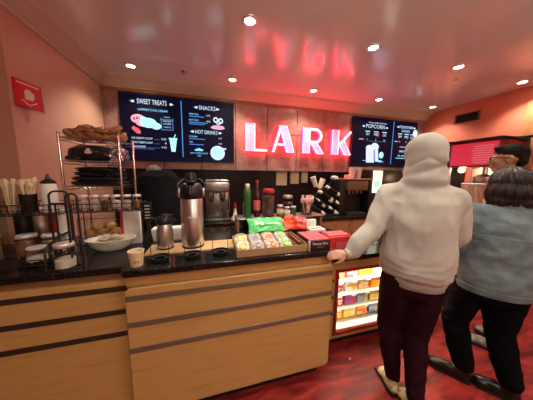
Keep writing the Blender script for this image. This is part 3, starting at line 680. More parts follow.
# napkin holder + black price board
t = thing('napkin_box', 'plain white upright box with a red edge behind the price board', 'box', (-.585, 1.72, TZ))
obj('carton', B().box(-.055, .055, -.03, .03, 0, .25, .003), whitep, t); obj('red_edge', B().box(-.072, -.0555, -.03, .03, 0, .26, .002, 1), red_plastic, t)
t = thing('price_board', 'small black board with white lines on a thin stand', 'sign', (-.455, 1.60, TZ))
obj('board', B().box(-.036, .036, -.004, .004, .195, .33, .006, 3), black, t)
obj('printed_line', sum_b := B().box(-.010, .022, -.0055, -.004, .30, .306).box(-.010, .022, -.0055, -.004, .277, .283).box(-.010, .022, -.0055, -.004, .254, .260).box(-.010, .022, -.0055, -.004, .231, .237).box(-.010, .022, -.0055, -.004, .212, .217), whitep, t)
obj('stand', B().tube([(-.03, 0, .006), (-.03, 0, .20)], .004).tube([(-.03, 0, .006), (.02, -.03, .006), (.04, .03, .006)], .004), black, t)

# ------------------------------------------------------------------ wood board + airpots
o = obj('wooden_board', B().box(-.43, .175, 1.40, 1.58, TZ, TZ + .016, .003), boardwood); tag(o, 'long pale wooden board under the carafe and the airpot', 'board')
BZ = TZ + .0165
t = thing('coffee_carafe', 'small steel thermal carafe with black lid and side handle', 'carafe', (-.32, 1.50, BZ))
obj('base', B().lathe([(0, 0), (.054, 0), (.056, .010), (0, .010)], n=32), black, t)
obj('steel_body', B().lathe([(0, .0105), (.053, .0105), (.054, .03), (.052, .12), (.046, .165), (.044, .172), (0, .172)], n=36), steel, t)
obj('lid', B().lathe([(0, .1725), (.047, .1725), (.052, .185), (.050, .205), (.040, .222), (.022, .232), (.020, .24), (0, .242)], n=32).box(-.012, .055, -.012, .012, .215, .238, .006), black, t)
obj('handle', B().tube([(-.042, 0, .205), (-.085, 0, .212), (-.098, 0, .18), (-.092, 0, .10), (-.080, 0, .04)], [.010, .011, .010, .009, .008], 10), black, t)
obj('spout', B().lathe([(0, 0), (.016, 0), (.010, .03), (0, .03)], (.045, 0, .185), 16, rot=Matrix.Rotation(.9, 3, 'Y')), black, t)
t = thing('airpot', 'tall steel airpot with black pump lid on the wooden board', 'airpot', (-.135, 1.50, BZ))
obj('base', B().lathe([(0, 0), (.076, 0), (.078, .012), (0, .012)], n=36), blackm, t)
obj('steel_body', B().lathe([(0, .0125), (.075, .0125), (.077, .02), (.077, .335), (.070, .348), (0, .348)], n=44), steel, t)
obj('shoulder', B().lathe([(0, .3485), (.076, .3485), (.080, .36), (.078, .42), (.066, .445), (.048, .455), (0, .455)], n=36), black, t)
obj('pump_lever', B().box(-.030, .030, -.075, .06, .452, .478, .010, 3).lathe([(0, .47), (.034, .47), (.036, .50), (.026, .525), (0, .53)], (0, -.01, 0), 24), black, t)
obj('spout', B().tube([(0, -.055, .43), (0, -.105, .425), (0, -.112, .385)], [.020, .017, .013], 12), black, t)
obj('carry_handle', B().tube([(-.082, 0, .40), (-.092, .01, .44), (-.06, .055, .475), (.06, .055, .475), (.092, .01, .44), (.082, 0, .40)], .009, 10), black, t)
for a in (-.088, .074): obj('latch', B().box(a, a + .014, -.02, .02, .355, .42, .004), steel, t)
obj('brand_mark', B().box(-.020, -.012, -.0785, -.0755, .215, .228).box(-.008, .030, -.0785, -.073, .219, .226), whitep, t)
o = obj('paper_box', B().box(-.46, -.23, 1.70, 1.80, TZ, TZ + .10, .004), whitep); tag(o, 'low white box on the worktop behind the steel carafe', 'box')
# cup + wire holders in front
t = thing('paper_cup', 'cream paper cup with a brown printed mark at the counter corner', 'cup', (-.43, 1.275, TZ))
cupm = mat('cream_cup', (.70, .52, .30), .5)
obj('cup_wall', B().lathe([(0, .004), (.029, .004), (.030, 0), (.031, 0), (.0405, .088), (.038, .088), (.029, .006), (0, .006)], n=36), cupm, t)
obj('rolled_rim', B().tube([(.0405 * math.cos(a), .0405 * math.sin(a), .089) for a in [2 * PI * k / 32 for k in range(32)]], .0022, 8, closed=True), whitep, t)
obj('printed_mark', B().box(-.004, .012, -.0385, -.034, .030, .036).box(.016, .022, -.0375, -.030, .030, .036), brownc, t)
h0 = None
for k, (x, y, l) in enumerate([(-.315, 1.315, 'black wire lid holder at the left, beside the paper cup'), (-.125, 1.32, 'black wire lid holder in front of the steel airpot'), (.05, 1.33, 'black wire lid holder at the right, left of the candy tray')]):
    if h0 is None:
        h0 = o = thing('lid_holder', l, 'holder', (x, y, TZ), 0, 'black wire lid holders along the counter front')
        obj('dish', B().lathe([(0, 0), (.042, 0), (.050, .006), (.054, .028), (.050, .028), (.046, .008), (0, .005)], n=32), black, o)
        obj('insert_grate', B().lathe([(.030, .010), (.047, .010), (.047, .016), (.030, .016), (.030, .010)], n=24), blackm, o)
        for s in (-1, 1): obj('wire_upright', B().tube([(s * .050, 0, .02), (s * .050, 0, .095), (s * .044, .0, .099)], .0022, 6), wire, o)
        b = B()
        for q in range(6): b.tube([(-.03 + q * .012, -.035, .0085), (-.03 + q * .012, .035, .0085)], .0018, 5)
        obj('grid', b, wire, o)
    else: o = copy_tree(h0)
    place(o, (x, y, TZ), 0, l)

# ------------------------------------------------------------------ candy tray
t = thing('candy_tray', 'shallow cardboard tray of clear candy bags on the counter', 'tray', (.40, 1.385, TZ))
b = B(); b.box(-.245, .245, -.14, .14, 0, .004); b.box(-.25, .25, -.145, -.14, 0, .048); b.box(-.25, .25, .14, .145, 0, .06); b.box(-.25, -.245, -.14, .14, 0, .055); b.box(.245, .25, -.14, .14, 0, .055)
obj('tray_shell', b, card, t)
obj('divider', B().box(.185, .189, -.138, .138, .005, .04), card, t)
film = mat('clear_film', (.92, .90, .84), .12, spec=.8, alpha=.28)
def bag(label, x, y, z, w, d, cont, lab, seed, tilt=.32, accent=None):
    t = thing('candy_bag', label, 'candy bag', (x, y, z), 0, 'clear candy bags in the cardboard tray'); t.rotation_euler = (tilt, 0, random.uniform(-.08, .08))
    obj('film_bag', lump((0, 0, .020), (w / 2, d / 2, .022), .07, 2.2, seed, sub=4), film, t)
    random.seed(seed); b = B()
    for k in range(34): b.ell((random.uniform(-.40, .40) * w, random.uniform(-.42, .40) * d, .018 + random.uniform(-.005, .007)), (.010, .010, .007), sub=1)
    obj('candies', b, cont, t)['kind'] = 'stuff'
    b = B(); pr = [(0, 0), (.021, 0), (.021, .002), (0, .002)]
    b.lathe(pr, (0, -d * .26, .0435), 20, sy=1.1); b.box(-.010, .010, -d * .26 + .017, -d * .26 + .032, .0435, .0455)
    obj('round_label', b, lab, t)
    if accent: obj('label_print', B().box(-.010, .010, -d * .26 - .004, -d * .26 + .004, .0456, .0462), accent, t)
yl = mat('label_yellow', (.85, .62, .02), .4); orl = mat('label_orange', (.80, .22, .02), .4); grl = mat('label_green', (.22, .62, .04), .4); gyl = mat('label_grey', (.25, .24, .24), .4)
candies = {'pale': mat('pale_candy', (.72, .66, .42), .35), 'grey': mat('grey_candy', (.42, .40, .40), .3), 'pinkc': mat('pink_candy', (.72, .40, .36), .35), 'palegreen': mat('pale_green_candy', (.60, .68, .42), .35)}
for k, (cn, lm, l) in enumerate([('pale', yl, 'yellow labelled'), ('grey', gyl, 'grey labelled'), ('pinkc', orl, 'orange labelled'), ('palegreen', grl, 'green labelled')]):
    x = .20 + .103 * k
    bag('front clear candy bag, %s, in the cardboard tray' % l, x, 1.325, TZ + .026, .098, .13, candies[cn], lm, 40 + k, accent=whitep)
    bag('rear clear candy bag behind the %s one in the cardboard tray' % l, x + .004, 1.435, TZ + .042, .096, .13, candies[cn], lm, 50 + k, .25)
bar0 = None
for k in range(3):
    o = obj('candy_stick', B().box(-.010, .010, -.11, .11, 0, .02, .004), mat('maroon_wrapper', (.16, .03, .03), .35)) if bar0 is None else bar0.copy()
    if bar0 is None: bar0 = o
    else: COL.objects.link(o)
    o.location = (.203 + .40, 1.37, TZ + .0046 + .0205 * k); o.rotation_euler = (0, 0, 0)
    tag(o, ['lowest maroon wrapped candy bar at the right end of the tray', 'middle maroon wrapped candy bar of the stack in the tray', 'topmost maroon wrapped candy bar at the right end of the tray'][k], 'candy bar', 'maroon wrapped bars in the tray')
# box with pink top, red bag
t = thing('candy_carton', 'dark brown candy carton with pink red top panels and white lettering', 'candy box', (.745, 1.33, TZ))
choc = mat('dark_chocolate_print', (.035, .010, .012), .35); pinkp = mat('pink_print', (.62, .12, .14), .4)
obj('carton', B().box(-.085, .085, -.10, .12, 0, .075, .003), choc, t)
obj('top_panel', B().box(-.08, -.028, -.09, .115, .0755, .079).box(-.024, .028, -.09, .115, .0755, .079).box(.032, .08, -.09, .115, .0755, .079), pinkp, t)
obj('silver_corner', B().box(-.092, -.078, -.104, -.09, 0, .075, .002), silverlid, t)
text('lettering', 'Theater Box', .018, 0, .042, whitep, t, w=.125, y=-.1012); text('lettering', 'candy', .010, 0, .022, pinkp, t, w=.05, y=-.1012)
red_film = mat('red_film', (.66, .03, .02), .25, spec=.7)
def pouch(name, label, loc, w, h, d, m, seed, tilt=0., rz=0., cat='candy bag', group=None, amp=.05):
    t = thing(name, label, cat, loc, rz, group); t.rotation_euler = (tilt, 0, rz)
    b = B(); nx, nz = 18, 14; F_, K_ = [], []
    for j in range(nz + 1):
        rf, rk = [], []
        for i in range(nx + 1):
            u, v = i / nx, j / nz; e = (math.sin(PI * u) ** .5) * (math.sin(PI * (.06 + .88 * v)) ** .6)
            nn = noise.noise(V((u * 4 + seed, v * 4, seed))) * amp * w + .006 * math.sin(u * 37 + seed) * (abs(v - .5) * 2) ** 4
            x = (u - .5) * w * (1 - .06 * math.sin(PI * v)); z_ = v * h + .004 * math.sin(u * 23)
            z_ = max(z_, 0)
            rf.append(b.bm.verts.new((x, -d / 2 * e + nn * e, z_))); rk.append(b.bm.verts.new((x, d / 2 * e + nn * e + .0008, z_)))
        F_.append(rf); K_.append(rk)
    for j in range(nz):
        for i in range(nx):
            b.bm.faces.new((F_[j][i], F_[j][i + 1], F_[j + 1][i + 1], F_[j + 1][i])); b.bm.faces.new((K_[j][i], K_[j + 1][i], K_[j + 1][i + 1], K_[j][i + 1]))
    for j in range(nz): b.bm.faces.new((F_[j][0], F_[j + 1][0], K_[j + 1][0], K_[j][0])); b.bm.faces.new((F_[j][nx], K_[j][nx], K_[j + 1][nx], F_[j + 1][nx]))
    for i in range(nx): b.bm.faces.new((F_[0][i], K_[0][i], K_[0][i + 1], F_[0][i + 1])); b.bm.faces.new((F_[nz][i], F_[nz][i + 1], K_[nz][i + 1], K_[nz][i]))
    obj('film', b, m, t, 60); return t
t = thing('candy_carton', 'red candy carton with pink lid on the low counter beside the hand', 'candy box', (1.07, 1.53, .8985))
obj('carton', B().box(-.10, .13, -.075, .08, 0, .17, .012, 3), red_film, t); obj('pink_lid', B().box(-.085, .115, -.06, .07, .1705, .180, .004), pinkp, t)
obj('label_panel', B().box(-.03, .08, -.0765, -.075, .05, .12, .001, 1), pinkp, t)
# riser with bottles
rz0 = TZ; RT = TZ + .125
t = thing('counter_riser', 'low riser shelf behind the candy tray carrying bottles and jars', 'riser', (0, 0, TZ))
obj('top_board', B().box(.22, 1.12, 1.80, 2.00, .113, .125, .003), steel_d, t)
for x in (.23, .66, 1.09): obj('leg', B().box(x - .008, x + .012, 1.81, 1.99, 0, .112), wood_red, t)
obj('dark_back', B().box(.245, 1.08, 1.975, 1.985, 0, .112), trimbrown, t)
greenbag = mat('green_film', (.10, .72, .20), .3, spec=.6); whiteprint = mat('white_print', (.75, .75, .72), .4)
t = pouch('snack_bag', 'bright green snack bag lying against the riser', (.475, 1.665, TZ + .030), .34, .15, .06, greenbag, 3, tilt=-.85, amp=.10)
obj('print', B().box(-.11, -.08, -.038, -.030, .055, .10).box(-.06, -.03, -.040, -.030, .05, .085).box(0, .05, -.040, -.030, .055, .065).box(.07, .11, -.038, -.028, .05, .075), whiteprint, t)
orangered = mat('orange_red_film', (.80, .10, .03), .28, spec=.6)
for k, (x, y, m, l, tl, rz) in enumerate([(.70, 1.68, orangered, 'orange red candy bag behind the tray, left one', -.8, .2), (.79, 1.66, red_film, 'dark red candy bag behind the tray, middle one', -.7, -.35), (.73, 1.725, orangered, 'orange red candy bag leaning highest behind the tray', -.35, .5)]):
    pouch('candy_pouch', l, (x, y, TZ + .028), .13, .13, .05, m, 60 + k, tl, rz, group='red candy bags behind the tray', amp=.14)
for k, (x, y, z, w_, h_, l) in enumerate([(.955, 1.68, TZ, .16, .035, 'white red striped pack, lower one beside the red bags'), (.935, 1.76, TZ, .13, .10, 'white label pack standing behind the striped pack')]):
    t = thing('candy_pack', l, 'candy pack', (x, y, z), 0, 'white candy packs right of the red bags')
    dd = .06 if k == 0 else .02
    obj('pack_body', B().box(-w_ / 2, w_ / 2, -dd, dd if k == 0 else dd, 0, h_, .006, 3), whiteprint, t)
    obj('red_stripe', B().box(-w_ / 2 + .01, w_ / 2 - .01, -dd - .001, -dd, h_ * .15, h_ * .35), red_plastic, t)
    if k == 0: obj('dark_panel', B().box(-.06, .055, -.035, -.005, h_, h_ + .001), choc, t)
gb = mat('green_bottle_glass', (.03, .13, .035), .15, spec=.7); rb = mat('dark_red_bottle', (.05, .006, .010), .12, spec=.7)
def bottle(name, label, loc, r, h, m, labm, capm, neck=.3, cat='bottle', group=None):
    t = thing(name, label, cat, loc, 0, group)
    obj('bottle_body', B().lathe([(0, 0), (r * .9, 0), (r, .008), (r, h * (1 - neck) - .02), (r * .8, h * (1 - neck) + .01), (r * .42, h * (1 - neck * .6)), (r * .36, h * .93), (0, h * .93)], n=28), m, t)
    obj('cap', B().lathe([(0, h * .931), (r * .44, h * .931), (r * .44, h), (0, h)], n=20), capm, t)
    if labm: obj('label_band', B().lathe([(r * 1.005, h * .18), (r * 1.012, h * .182), (r * 1.012, h * .45), (r * 1.005, h * .452), (r * 1.001, h * .3), (r * 1.005, h * .18)], n=28), labm, t)
    return t
t = thing('water_bottle', 'tall green metal bottle standing on the riser', 'bottle', (.335, 1.90, RT))
obj('bottle_body', B().lathe([(0, 0), (.033, 0), (.036, .006), (.036, .235), (.032, .262), (.020, .275), (0, .275)], n=30), gb, t); obj('cap', B().lathe([(0, .2755), (.022, .2755), (.024, .285), (.024, .31), (.018, .322), (0, .323)], n=24), silverlid, t)
bottle('syrup_bottle', 'dark red syrup bottle with slim neck beside the green bottle', (.43, 1.905, RT), .034, .355, rb, pinkp, red_plastic, .36)
t = jar('treat_jar', 'wide glass canister with red lid full of dark treats on the riser', (.55, 1.91, RT), .062, .27, mat('dark_treats', (.10, .03, .03), .5, var=[(.04, .01, .015), (.35, .16, .14)], vscale=30), None, .7, red_plastic)
t = jar('sauce_jar', 'amber jar with cream label at the middle front of the riser', (.655, 1.85, RT), .032, .115, mat('honey', (.50, .22, .04), .3), None, .7, silverlid); obj('label_band', B().lathe([(.0335, .03), (.034, .031), (.034, .075), (.0335, .076), (.033, .05), (.0335, .03)], n=24), paper, t)
t = jar('sauce_jar', 'small cream labelled jar on the riser right of the amber jar', (.725, 1.84, RT), .030, .095, paper, None, .7, silverlid); obj('label_band', B().lathe([(.0315, .02), (.032, .021), (.032, .065), (.0315, .066), (.031, .05), (.0315, .02)], n=24), whitep, t)
jar('sauce_jar', 'small green jar on the riser below the grey lidded canister', (.79, 1.84, RT), .030, .10, mat('green_sauce', (.08, .26, .10), .4), None, .75, silverlid)
t = jar('treat_jar', 'glass canister with wide grey domed lid on the riser', (.765, 1.935, RT), .055, .20, mat('dark_beans', (.06, .025, .02), .5), None, .6, steel)
# wrapped lollipops jar
t = thing('treat_jar', 'open glass jar of pink wrapped sticks at the right end of the riser', 'jar', (.965, 1.90, RT))
obj('glass_body', B().lathe([(0, 0), (.055, 0), (.062, .01), (.066, .11), (.062, .11), (.056, .012), (0, .008)], n=28), glass, t)
random.seed(21); pf = mat('pink_wrap', (.78, .42, .44), .3, var=[(.85, .62, .50), (.60, .16, .22)], vscale=40)
for k in range(9):
    a = k * 2.4; q = .035 * math.sqrt((k + .5) / 9)
    o = obj('wrapped_stick', B().tube([(0, 0, 0), (.02 * math.cos(a), .02 * math.sin(a), .10)], .004, 6).ell((.026 * math.cos(a), .026 * math.sin(a), .135), (.022, .022, .035), sub=2).tube([(.026 * math.cos(a), .026 * math.sin(a), .165), (.03 * math.cos(a), .03 * math.sin(a), .185)], [.004, .013], 8), pf, loc=(.965 + q * math.cos(a), 1.90 + q * math.sin(a), RT + .0105 + .003 * (k % 3)))
    tag(o, 'pink wrapped treat on a stick in the open glass jar', 'treat', 'wrapped treats in the open jar')

# ------------------------------------------------------------------ back counter items
CB = .9205
t = thing('espresso_machine', 'steel espresso machine on the back counter right of the airpot', 'espresso machine', (.08, 3.0, CB))
obj('top_housing', B().box(-.17, .17, -.16, .15, .42, .56, .02, 3), steel_d, t); obj('cup_rail', B().tube([(-.15, -.14, .585), (.15, -.14, .585), (.15, .12, .585), (-.15, .12, .585)], .006, 8, closed=True).tube([(-.15, -.14, .56), (-.15, -.14, .585)], .005).tube([(.15, -.14, .56), (.15, -.14, .585)], .005), chrome, t)
obj('back_panel', B().box(-.165, .165, .06, .14, .03, .42, .006), steel_d, t); obj('drip_tray', B().box(-.17, .17, -.17, .15, 0, .05, .008), steel_d, t)
b = B()
for k in range(9): b.box(-.15 + k * .035, -.135 + k * .035, -.16, .04, .0505, .054)
obj('tray_grate', b, blackm, t)
for x in (-.08, .08):
    g = obj('group_head', B().lathe([(0, .33), (.036, .33), (.040, .35), (.040, .42), (0, .42)], (x, -.06, 0), 24), chrome, t)
    obj('portafilter', B().lathe([(0, .295), (.030, .295), (.034, .328), (0, .328)], (x, -.06, 0), 20).tube([(x, -.09, .315), (x, -.19, .300)], [.010, .014], 10), black, g)
obj('steam_wand', B().tube([(.15, -.12, .44), (.165, -.15, .30), (.155, -.17, .14)], .006, 8), chrome, t)
obj('milk_pitcher', B().lathe([(0, .055), (.035, .055), (.038, .06), (.030, .13), (.034, .15), (0, .15)], (.115, -.10, 0), 24), steel_d, t)
t = thing('cone_holder', 'small white bell shaped stand with a red top on the back counter', 'stand', (.335, 2.95, CB))
obj('bell', B().lathe([(0, 0), (.062, 0), (.060, .02), (.035, .06), (.020, .13), (.018, .17), (0, .17)], n=28), white, t); obj('red_top', B().lathe([(0, .1705), (.018, .1705), (.022, .20), (.016, .25), (0, .26)], n=20), red_plastic, t)
bottle('syrup_bottle', 'clear grey bottle on the back counter right of the bell shaped stand', (.50, 2.98, CB), .045, .36, mat('grey_glass', (.22, .27, .25), .15), None, silverlid, .3)
for k, (x0, x1, z0) in enumerate([(1.075, 1.275, 1.41), (1.335, 1.50, 1.435), (1.545, 1.67, 1.455)]):
    t = thing('paper_bag_stack', ['largest cream paper bag hanging left below the wall panels', 'middle cream paper bag hanging below the wall panels', 'narrow cream paper bag hanging right below the wall panels'][k], 'paper bag', ((x0 + x1) / 2, 3.2985, z0), 0, 'cream paper bags hanging on the wall')
    w_ = (x1 - x0) / 2; h_ = 1.655 - z0 - .004
    obj('paper', B().box(-w_, w_, -.02, .0, 0, h_, .003).box(-w_ + .01, w_ - .01, -.028, -.0205, .012, h_ - .01, .002, 1), paper, t); obj('hook', B().tube([(0, -.03, h_ - .02), (0, -.045, h_ - .02), (0, -.047, h_ - .01)], .003), chrome, t)
# cup rack with tilted sleeves
t = thing('cup_dispenser', 'black slanted cup dispenser rack on the back counter below the letters', 'dispenser', (1.95, 3.0, CB))
b = B()
b.prism([(-.42, 0), (.20, 0), (.20, .60), (.12, .60), (-.42, .18)], .06, .12).box(.12, .20, -.14, .06, 0, .60, .005); b.box(-.42, .20, -.14, .06, 0, .03, .004)
obj('rack_frame', b, black, t)
random.seed(8)
cupw = mat('cup_white', (.74, .66, .56), .45); k = 0
for (x, z, L) in [(-.30, .12, .20), (-.17, .20, .20), (-.04, .29, .20), (-.28, .25, .19), (-.13, .34, .19), (.0, .42, .18), (-.05, .12, .20), (.06, .20, .16)]:
    ang = R(52); d = V((math.sin(ang), 0, -math.cos(ang) * .75)).normalized()
    c_ = V((1.95 + x, 2.91, CB + z)); o = thing('cup_stack', 'dark sleeve of white cups in the slanted dispenser, %s' % ['lowest left', 'second of the lower row', 'third of the lower row', 'upper row left', 'upper row middle', 'top right', 'bottom middle', 'bottom right beside the frame'][k], 'cups', c_, 0, 'cup sleeves in the slanted dispenser')
    a_ = -d * L / 2; e_ = d * L / 2
    obj('sleeve', B().tube([a_, e_], .033, 18), black, o)
    obj('cup', B().tube([e_, e_ + d * .015, e_ + d * .085], [.032, .037, .029], 18), cupw, o); obj('cup', B().tube([a_ - d * .06, a_], [.024, .031], 16), cupw, o); k += 1
for k, (x, z, a) in enumerate([(1.635, 1.50, -.38), (1.775, 1.47, .38)]):
    o = thing('cup_stack', ['tall cream cup stack leaning left on the slanted dispenser', 'tall cream cup stack leaning right on the slanted dispenser'][k], 'cups', (x, 2.98, z), 0, 'leaning cream cup stacks'); o.rotation_euler = (0, a, 0)
    obj('cup', B().lathe([(0, -.10), (.036, -.10), (.045, .06), (0, .06)], n=24), cupw, o)
    obj('rim', B().lathe([(.030, .0605), (.048, .0605), (.048, .068), (.03, .068), (.03, .0605)], n=24), whitep, o)
t = thing('soda_machine', 'dark soda machine with reddish top between the cup dispenser and lit panel', 'soda machine', (2.40, 3.02, CB))
obj('cabinet', B().box(-.19, .19, -.02, .18, 0, .60, .01), black, t); obj('head', B().box(-.21, .21, -.17, .18, .42, .60, .02, 3), trimbrown, t); obj('top_tray', B().box(-.24, .24, -.19, .19, .6005, .625, .006), mat('copper_tray', (.42, .16, .12), .35, .4), t)
obj('drip_tray', B().box(-.19, .19, -.18, -.021, 0, .04, .005), blackm, t)
for x in (-.12, -.04, .04, .12): obj('nozzle', B().lathe([(0, .36), (.012, .36), (.018, .419), (0, .419)], (x, -.10, 0), 16), steel, t)
ST = CB + .6255
cup_m = mat('clear_pink_cup', (.80, .60, .56), .2, alpha=.7)
for k, (x, n_) in enumerate([(2.335, 5), (2.465, 5)]):
    t = thing('cup_stack', ['left stack of clear cups on top of the soda machine', 'right stack of clear cups on top of the soda machine'][k], 'cups', (x, 2.95, ST), 0, 'clear cup stacks on the soda machine')
    for q in range(n_): obj('cup', B().lathe([(0, .002), (.040, .002), (.054, .13), (.0565, .13), (.0565, .134), (.052, .134), (.038, .005), (0, .005)], (0, 0, q * .013), 24), cup_m, t)
o = obj('pink_box', B().box(2.185, 2.265, 2.88, 2.96, ST, ST + .065, .005), mat('pink_card', (.80, .36, .30), .5)); tag(o, 'small pink box left of the clear cups on the soda machine', 'box')
o = obj('crumpled_napkin', lump((0, 0, .03), (.06, .04, .034), .3, 2.5, 5, 0), whitep, loc=(1.92, 3.08, CB + .603 - .003)); 
tag(o, 'crumpled white napkin on top of the slanted dispenser', 'napkin'); o.location = (2.09, 3.09, CB + .6005)
t = thing('beverage_cooler', 'tall black beverage machine with a glowing white green panel', 'beverage machine', (2.98, 3.03, CB))
obj('cabinet', B().box(-.34, .36, -.16, .20, 0, .78, .012), black, t)
lp_ = obj('lit_panel', B().box(-.285, -.10, -.172, -.1605, .38, .76, .004, 1), em('panel_glow', (1., .93, .66), 2.2), t)
obj('panel_picture', B().box(-.25, -.13, -.175, -.1725, .48, .60, .003, 1), em('panel_green', (.35, .75, .38), 1.3), lp_)
obj('panel_frame', B().box(-.30, -.286, -.176, -.1605, .37, .77).box(-.099, -.085, -.176, -.1605, .37, .77), steel, t)
obj('recess', B().box(-.06, .32, -.162, -.1605, .10, .56), blackm, t)
t = thing('paper_cup', 'small tan cup on the back counter in front of the black beverage machine', 'cup', (2.42, 2.80, CB)); obj('cup_wall', B().lathe([(0, 0), (.028, 0), (.038, .095), (.035, .095), (.026, .005), (0, .005)], n=24), cupm, t)
o = t; o.location = (2.66, 2.805, CB)

# ------------------------------------------------------------------ popcorn cabinet at right wall
pg = em('popcorn_sign_red', (.80, .02, .06), .62)
ps = em('popcorn_sign_pale', (1., .40, .42), .55)
t = thing('popcorn_machine', 'tall popcorn cabinet with glowing red header by the coral wall', 'popcorn machine', (3.62, 2.04, 0))
obj('base_cabinet', B().box(0, .54, -.28, .28, 0, .95, .01), blackm, t)
obj('counter_top', B().box(-.02, .55, -.30, .30, .9505, .985, .004), steel, t)
for y in (-.28, .255):
    for x in (0, .50): obj('corner_post', B().box(x, x + .03, y, y + .025, .9855, 1.7395), steel, t)
h_ = obj('header', B().box(.004, .53, -.28, .28, 1.74, 2.10, .006), redframe, t)
obj('glowing_sign', B().box(-.004, .0035, -.265, .265, 1.765, 2.075), pg, h_)
b = B()
for k in range(8): b.box(-.006, -.0045, -.22, -.02 + .012 * (k % 3), 1.80 + .032 * k, 1.806 + .032 * k)
obj('sign_lines', b, ps, h_)
obj('top_cap', B().box(-.03, .56, -.31, .31, 2.1005, 2.13, .005), blackm, t)
obj('glass_pane', B().box(.008, .012, -.25, .25, .99, 1.735), glass, t)
obj('back_panel', B().box(.50, .525, -.25, .25, .99, 1.735), steel, t)
obj('kettle', B().lathe([(0, 1.45), (.09, 1.45), (.11, 1.48), (.11, 1.60), (.04, 1.64), (.04, 1.735), (0, 1.735)], (.27, -.02, 0), 28), steel, t)
popm = mat('popcorn', (.80, .58, .22), .7, var=[(.62, .36, .08), (.90, .80, .55)], vscale=60, bump=.8, bscale=50)
o = obj('popcorn', lump((0, 0, .10), (.21, .22, .16), .22, 3.5, 4, 0, 5), popm, loc=(3.89, 2.04, .988)); tag(o, 'heap of yellow popcorn inside the popcorn cabinet', 'popcorn'); o['kind'] = 'stuff'
l = bpy.data.lights.new('popcorn_light', 'POINT'); l.energy = 5; l.color = (1, .68, .32); l.shadow_soft_size = .04
lo = bpy.data.objects.new('popcorn_light', l); COL.objects.link(lo); lo.location = (.20, .22, 1.70); lo.parent = t
t = thing('cup_tower', 'clear tube of brown striped cups in front of the popcorn cabinet', 'cups', (3.05, 1.62, 0))
t.location = (3.40, 1.86, 0)
obj('stand_base', B().lathe([(0, 0), (.14, 0), (.14, .02), (.03, .04), (.03, .95), (.10, .96), (.10, .98), (0, .98)], n=24), blackm, t)
b = B(); 
obj('tube', B().lathe([(0, .981), (.105, .981), (.115, 1.50), (.110, 1.50), (.100, .99), (0, .99)], n=28), mat('smoky_cup', (.42, .24, .17), .3, var=[(.30, .14, .10), (.60, .42, .32)], vscale=14, vstretch=(3, 3, .6)), t)
obj('rim', B().tube([(.113 * math.cos(a), .113 * math.sin(a), 1.505) for a in [2 * PI * k / 28 for k in range(28)]], .007, 8, closed=True), white, t)
struct('wall_right_niche', B().box(XR - .012, XR, 2.42, 2.80, 0, 2.10), lip_m)
struct('trim_5', B().box(XR - .03, XR, 1.45, 2.80, 2.13, 2.17, .004), lip_m)

# tote / papers on floor
o = obj('paper_scrap', B().prism([(0, 0), (.018, .004), (.022, .016), (.006, .014)], 0, .002, 'xy'), whitep, loc=(1.13, 1.30, .0005)); tag(o, 'tiny white scrap of paper on the red carpet', 'scrap')
# ------------------------------------------------------------------ people
def organic(name, b, m, parent, vox=.009, it=8, fold=None, fac=.5):
    bm = b.bm; bmesh.ops.recalc_face_normals(bm, faces=bm.faces)
    me = bpy.data.meshes.new('raw'); bm.to_mesh(me); bm.free()
    o = bpy.data.objects.new('raw', me); COL.objects.link(o)
    r = o.modifiers.new('r', 'REMESH'); r.mode = 'VOXEL'; r.voxel_size = vox
    s = o.modifiers.new('s', 'SMOOTH'); s.factor = fac; s.iterations = it
    bpy.context.view_layer.update()
    m2 = bpy.data.meshes.new_from_object(o.evaluated_get(bpy.context.evaluated_depsgraph_get()))
    bpy.data.objects.remove(o); bpy.data.meshes.remove(me)
    if fold:
        ns = [v.normal.copy() for v in m2.vertices]
        for v, n_ in zip(m2.vertices, ns): v.co += n_ * fold(v.co, n_)
    m2.name = name; m2.materials.clear(); m2.materials.append(m)
    for p in m2.polygons: p.use_smooth = True
    o = bpy.data.objects.new(name, m2); COL.objects.link(o); o.parent = parent
    if parent is not None: o.matrix_parent_inverse = Matrix.Translation(-V(parent.location))
    return o
def fr(fx, fy):
    f = V((fx, fy, 0)).normalized(); return f, V((f.y, -f.x, 0))
def basis(f, pitch=0., roll=0.):
    r = V((f.y, -f.x, 0)).normalized(); u = V((0, 0, 1)); M_ = Matrix((r, f, u)).transposed()
    return M_ @ Matrix.Rotation(pitch, 3, 'X') @ Matrix.Rotation(roll, 3, 'Y')
def add_head(b, c, f, s=1., pitch=0.):
    M_ = basis(f, pitch); c = V(c)
    P_ = lambda x, y, z: c + M_ @ V((x * s, y * s, z * s))
    E_ = lambda p, r: b.ell(P_(*p), tuple(q * s for q in r), M_, 3)
    E_((0, -.012, .030), (.077, .098, .088)); E_((0, .022, -.030), (.062, .070, .075)); E_((0, .055, -.085), (.034, .032, .028))
    E_((0, .075, .018), (.050, .022, .016)); E_((0, .098, -.018), (.013, .020, .026)); E_((0, .105, -.034), (.017, .014, .011))
    for q in (-1, 1):
        E_((q * .036, .068, -.022), (.024, .024, .022)); E_((q * .030, .080, .004), (.015, .011, .010))
        E_((q * .079, -.006, -.010), (.010, .020, .033)); E_((q * .083, -.012, .004), (.008, .017, .020))
    E_((0, .088, -.058), (.024, .014, .007)); E_((0, .086, -.069), (.021, .013, .008))
    return P_, M_
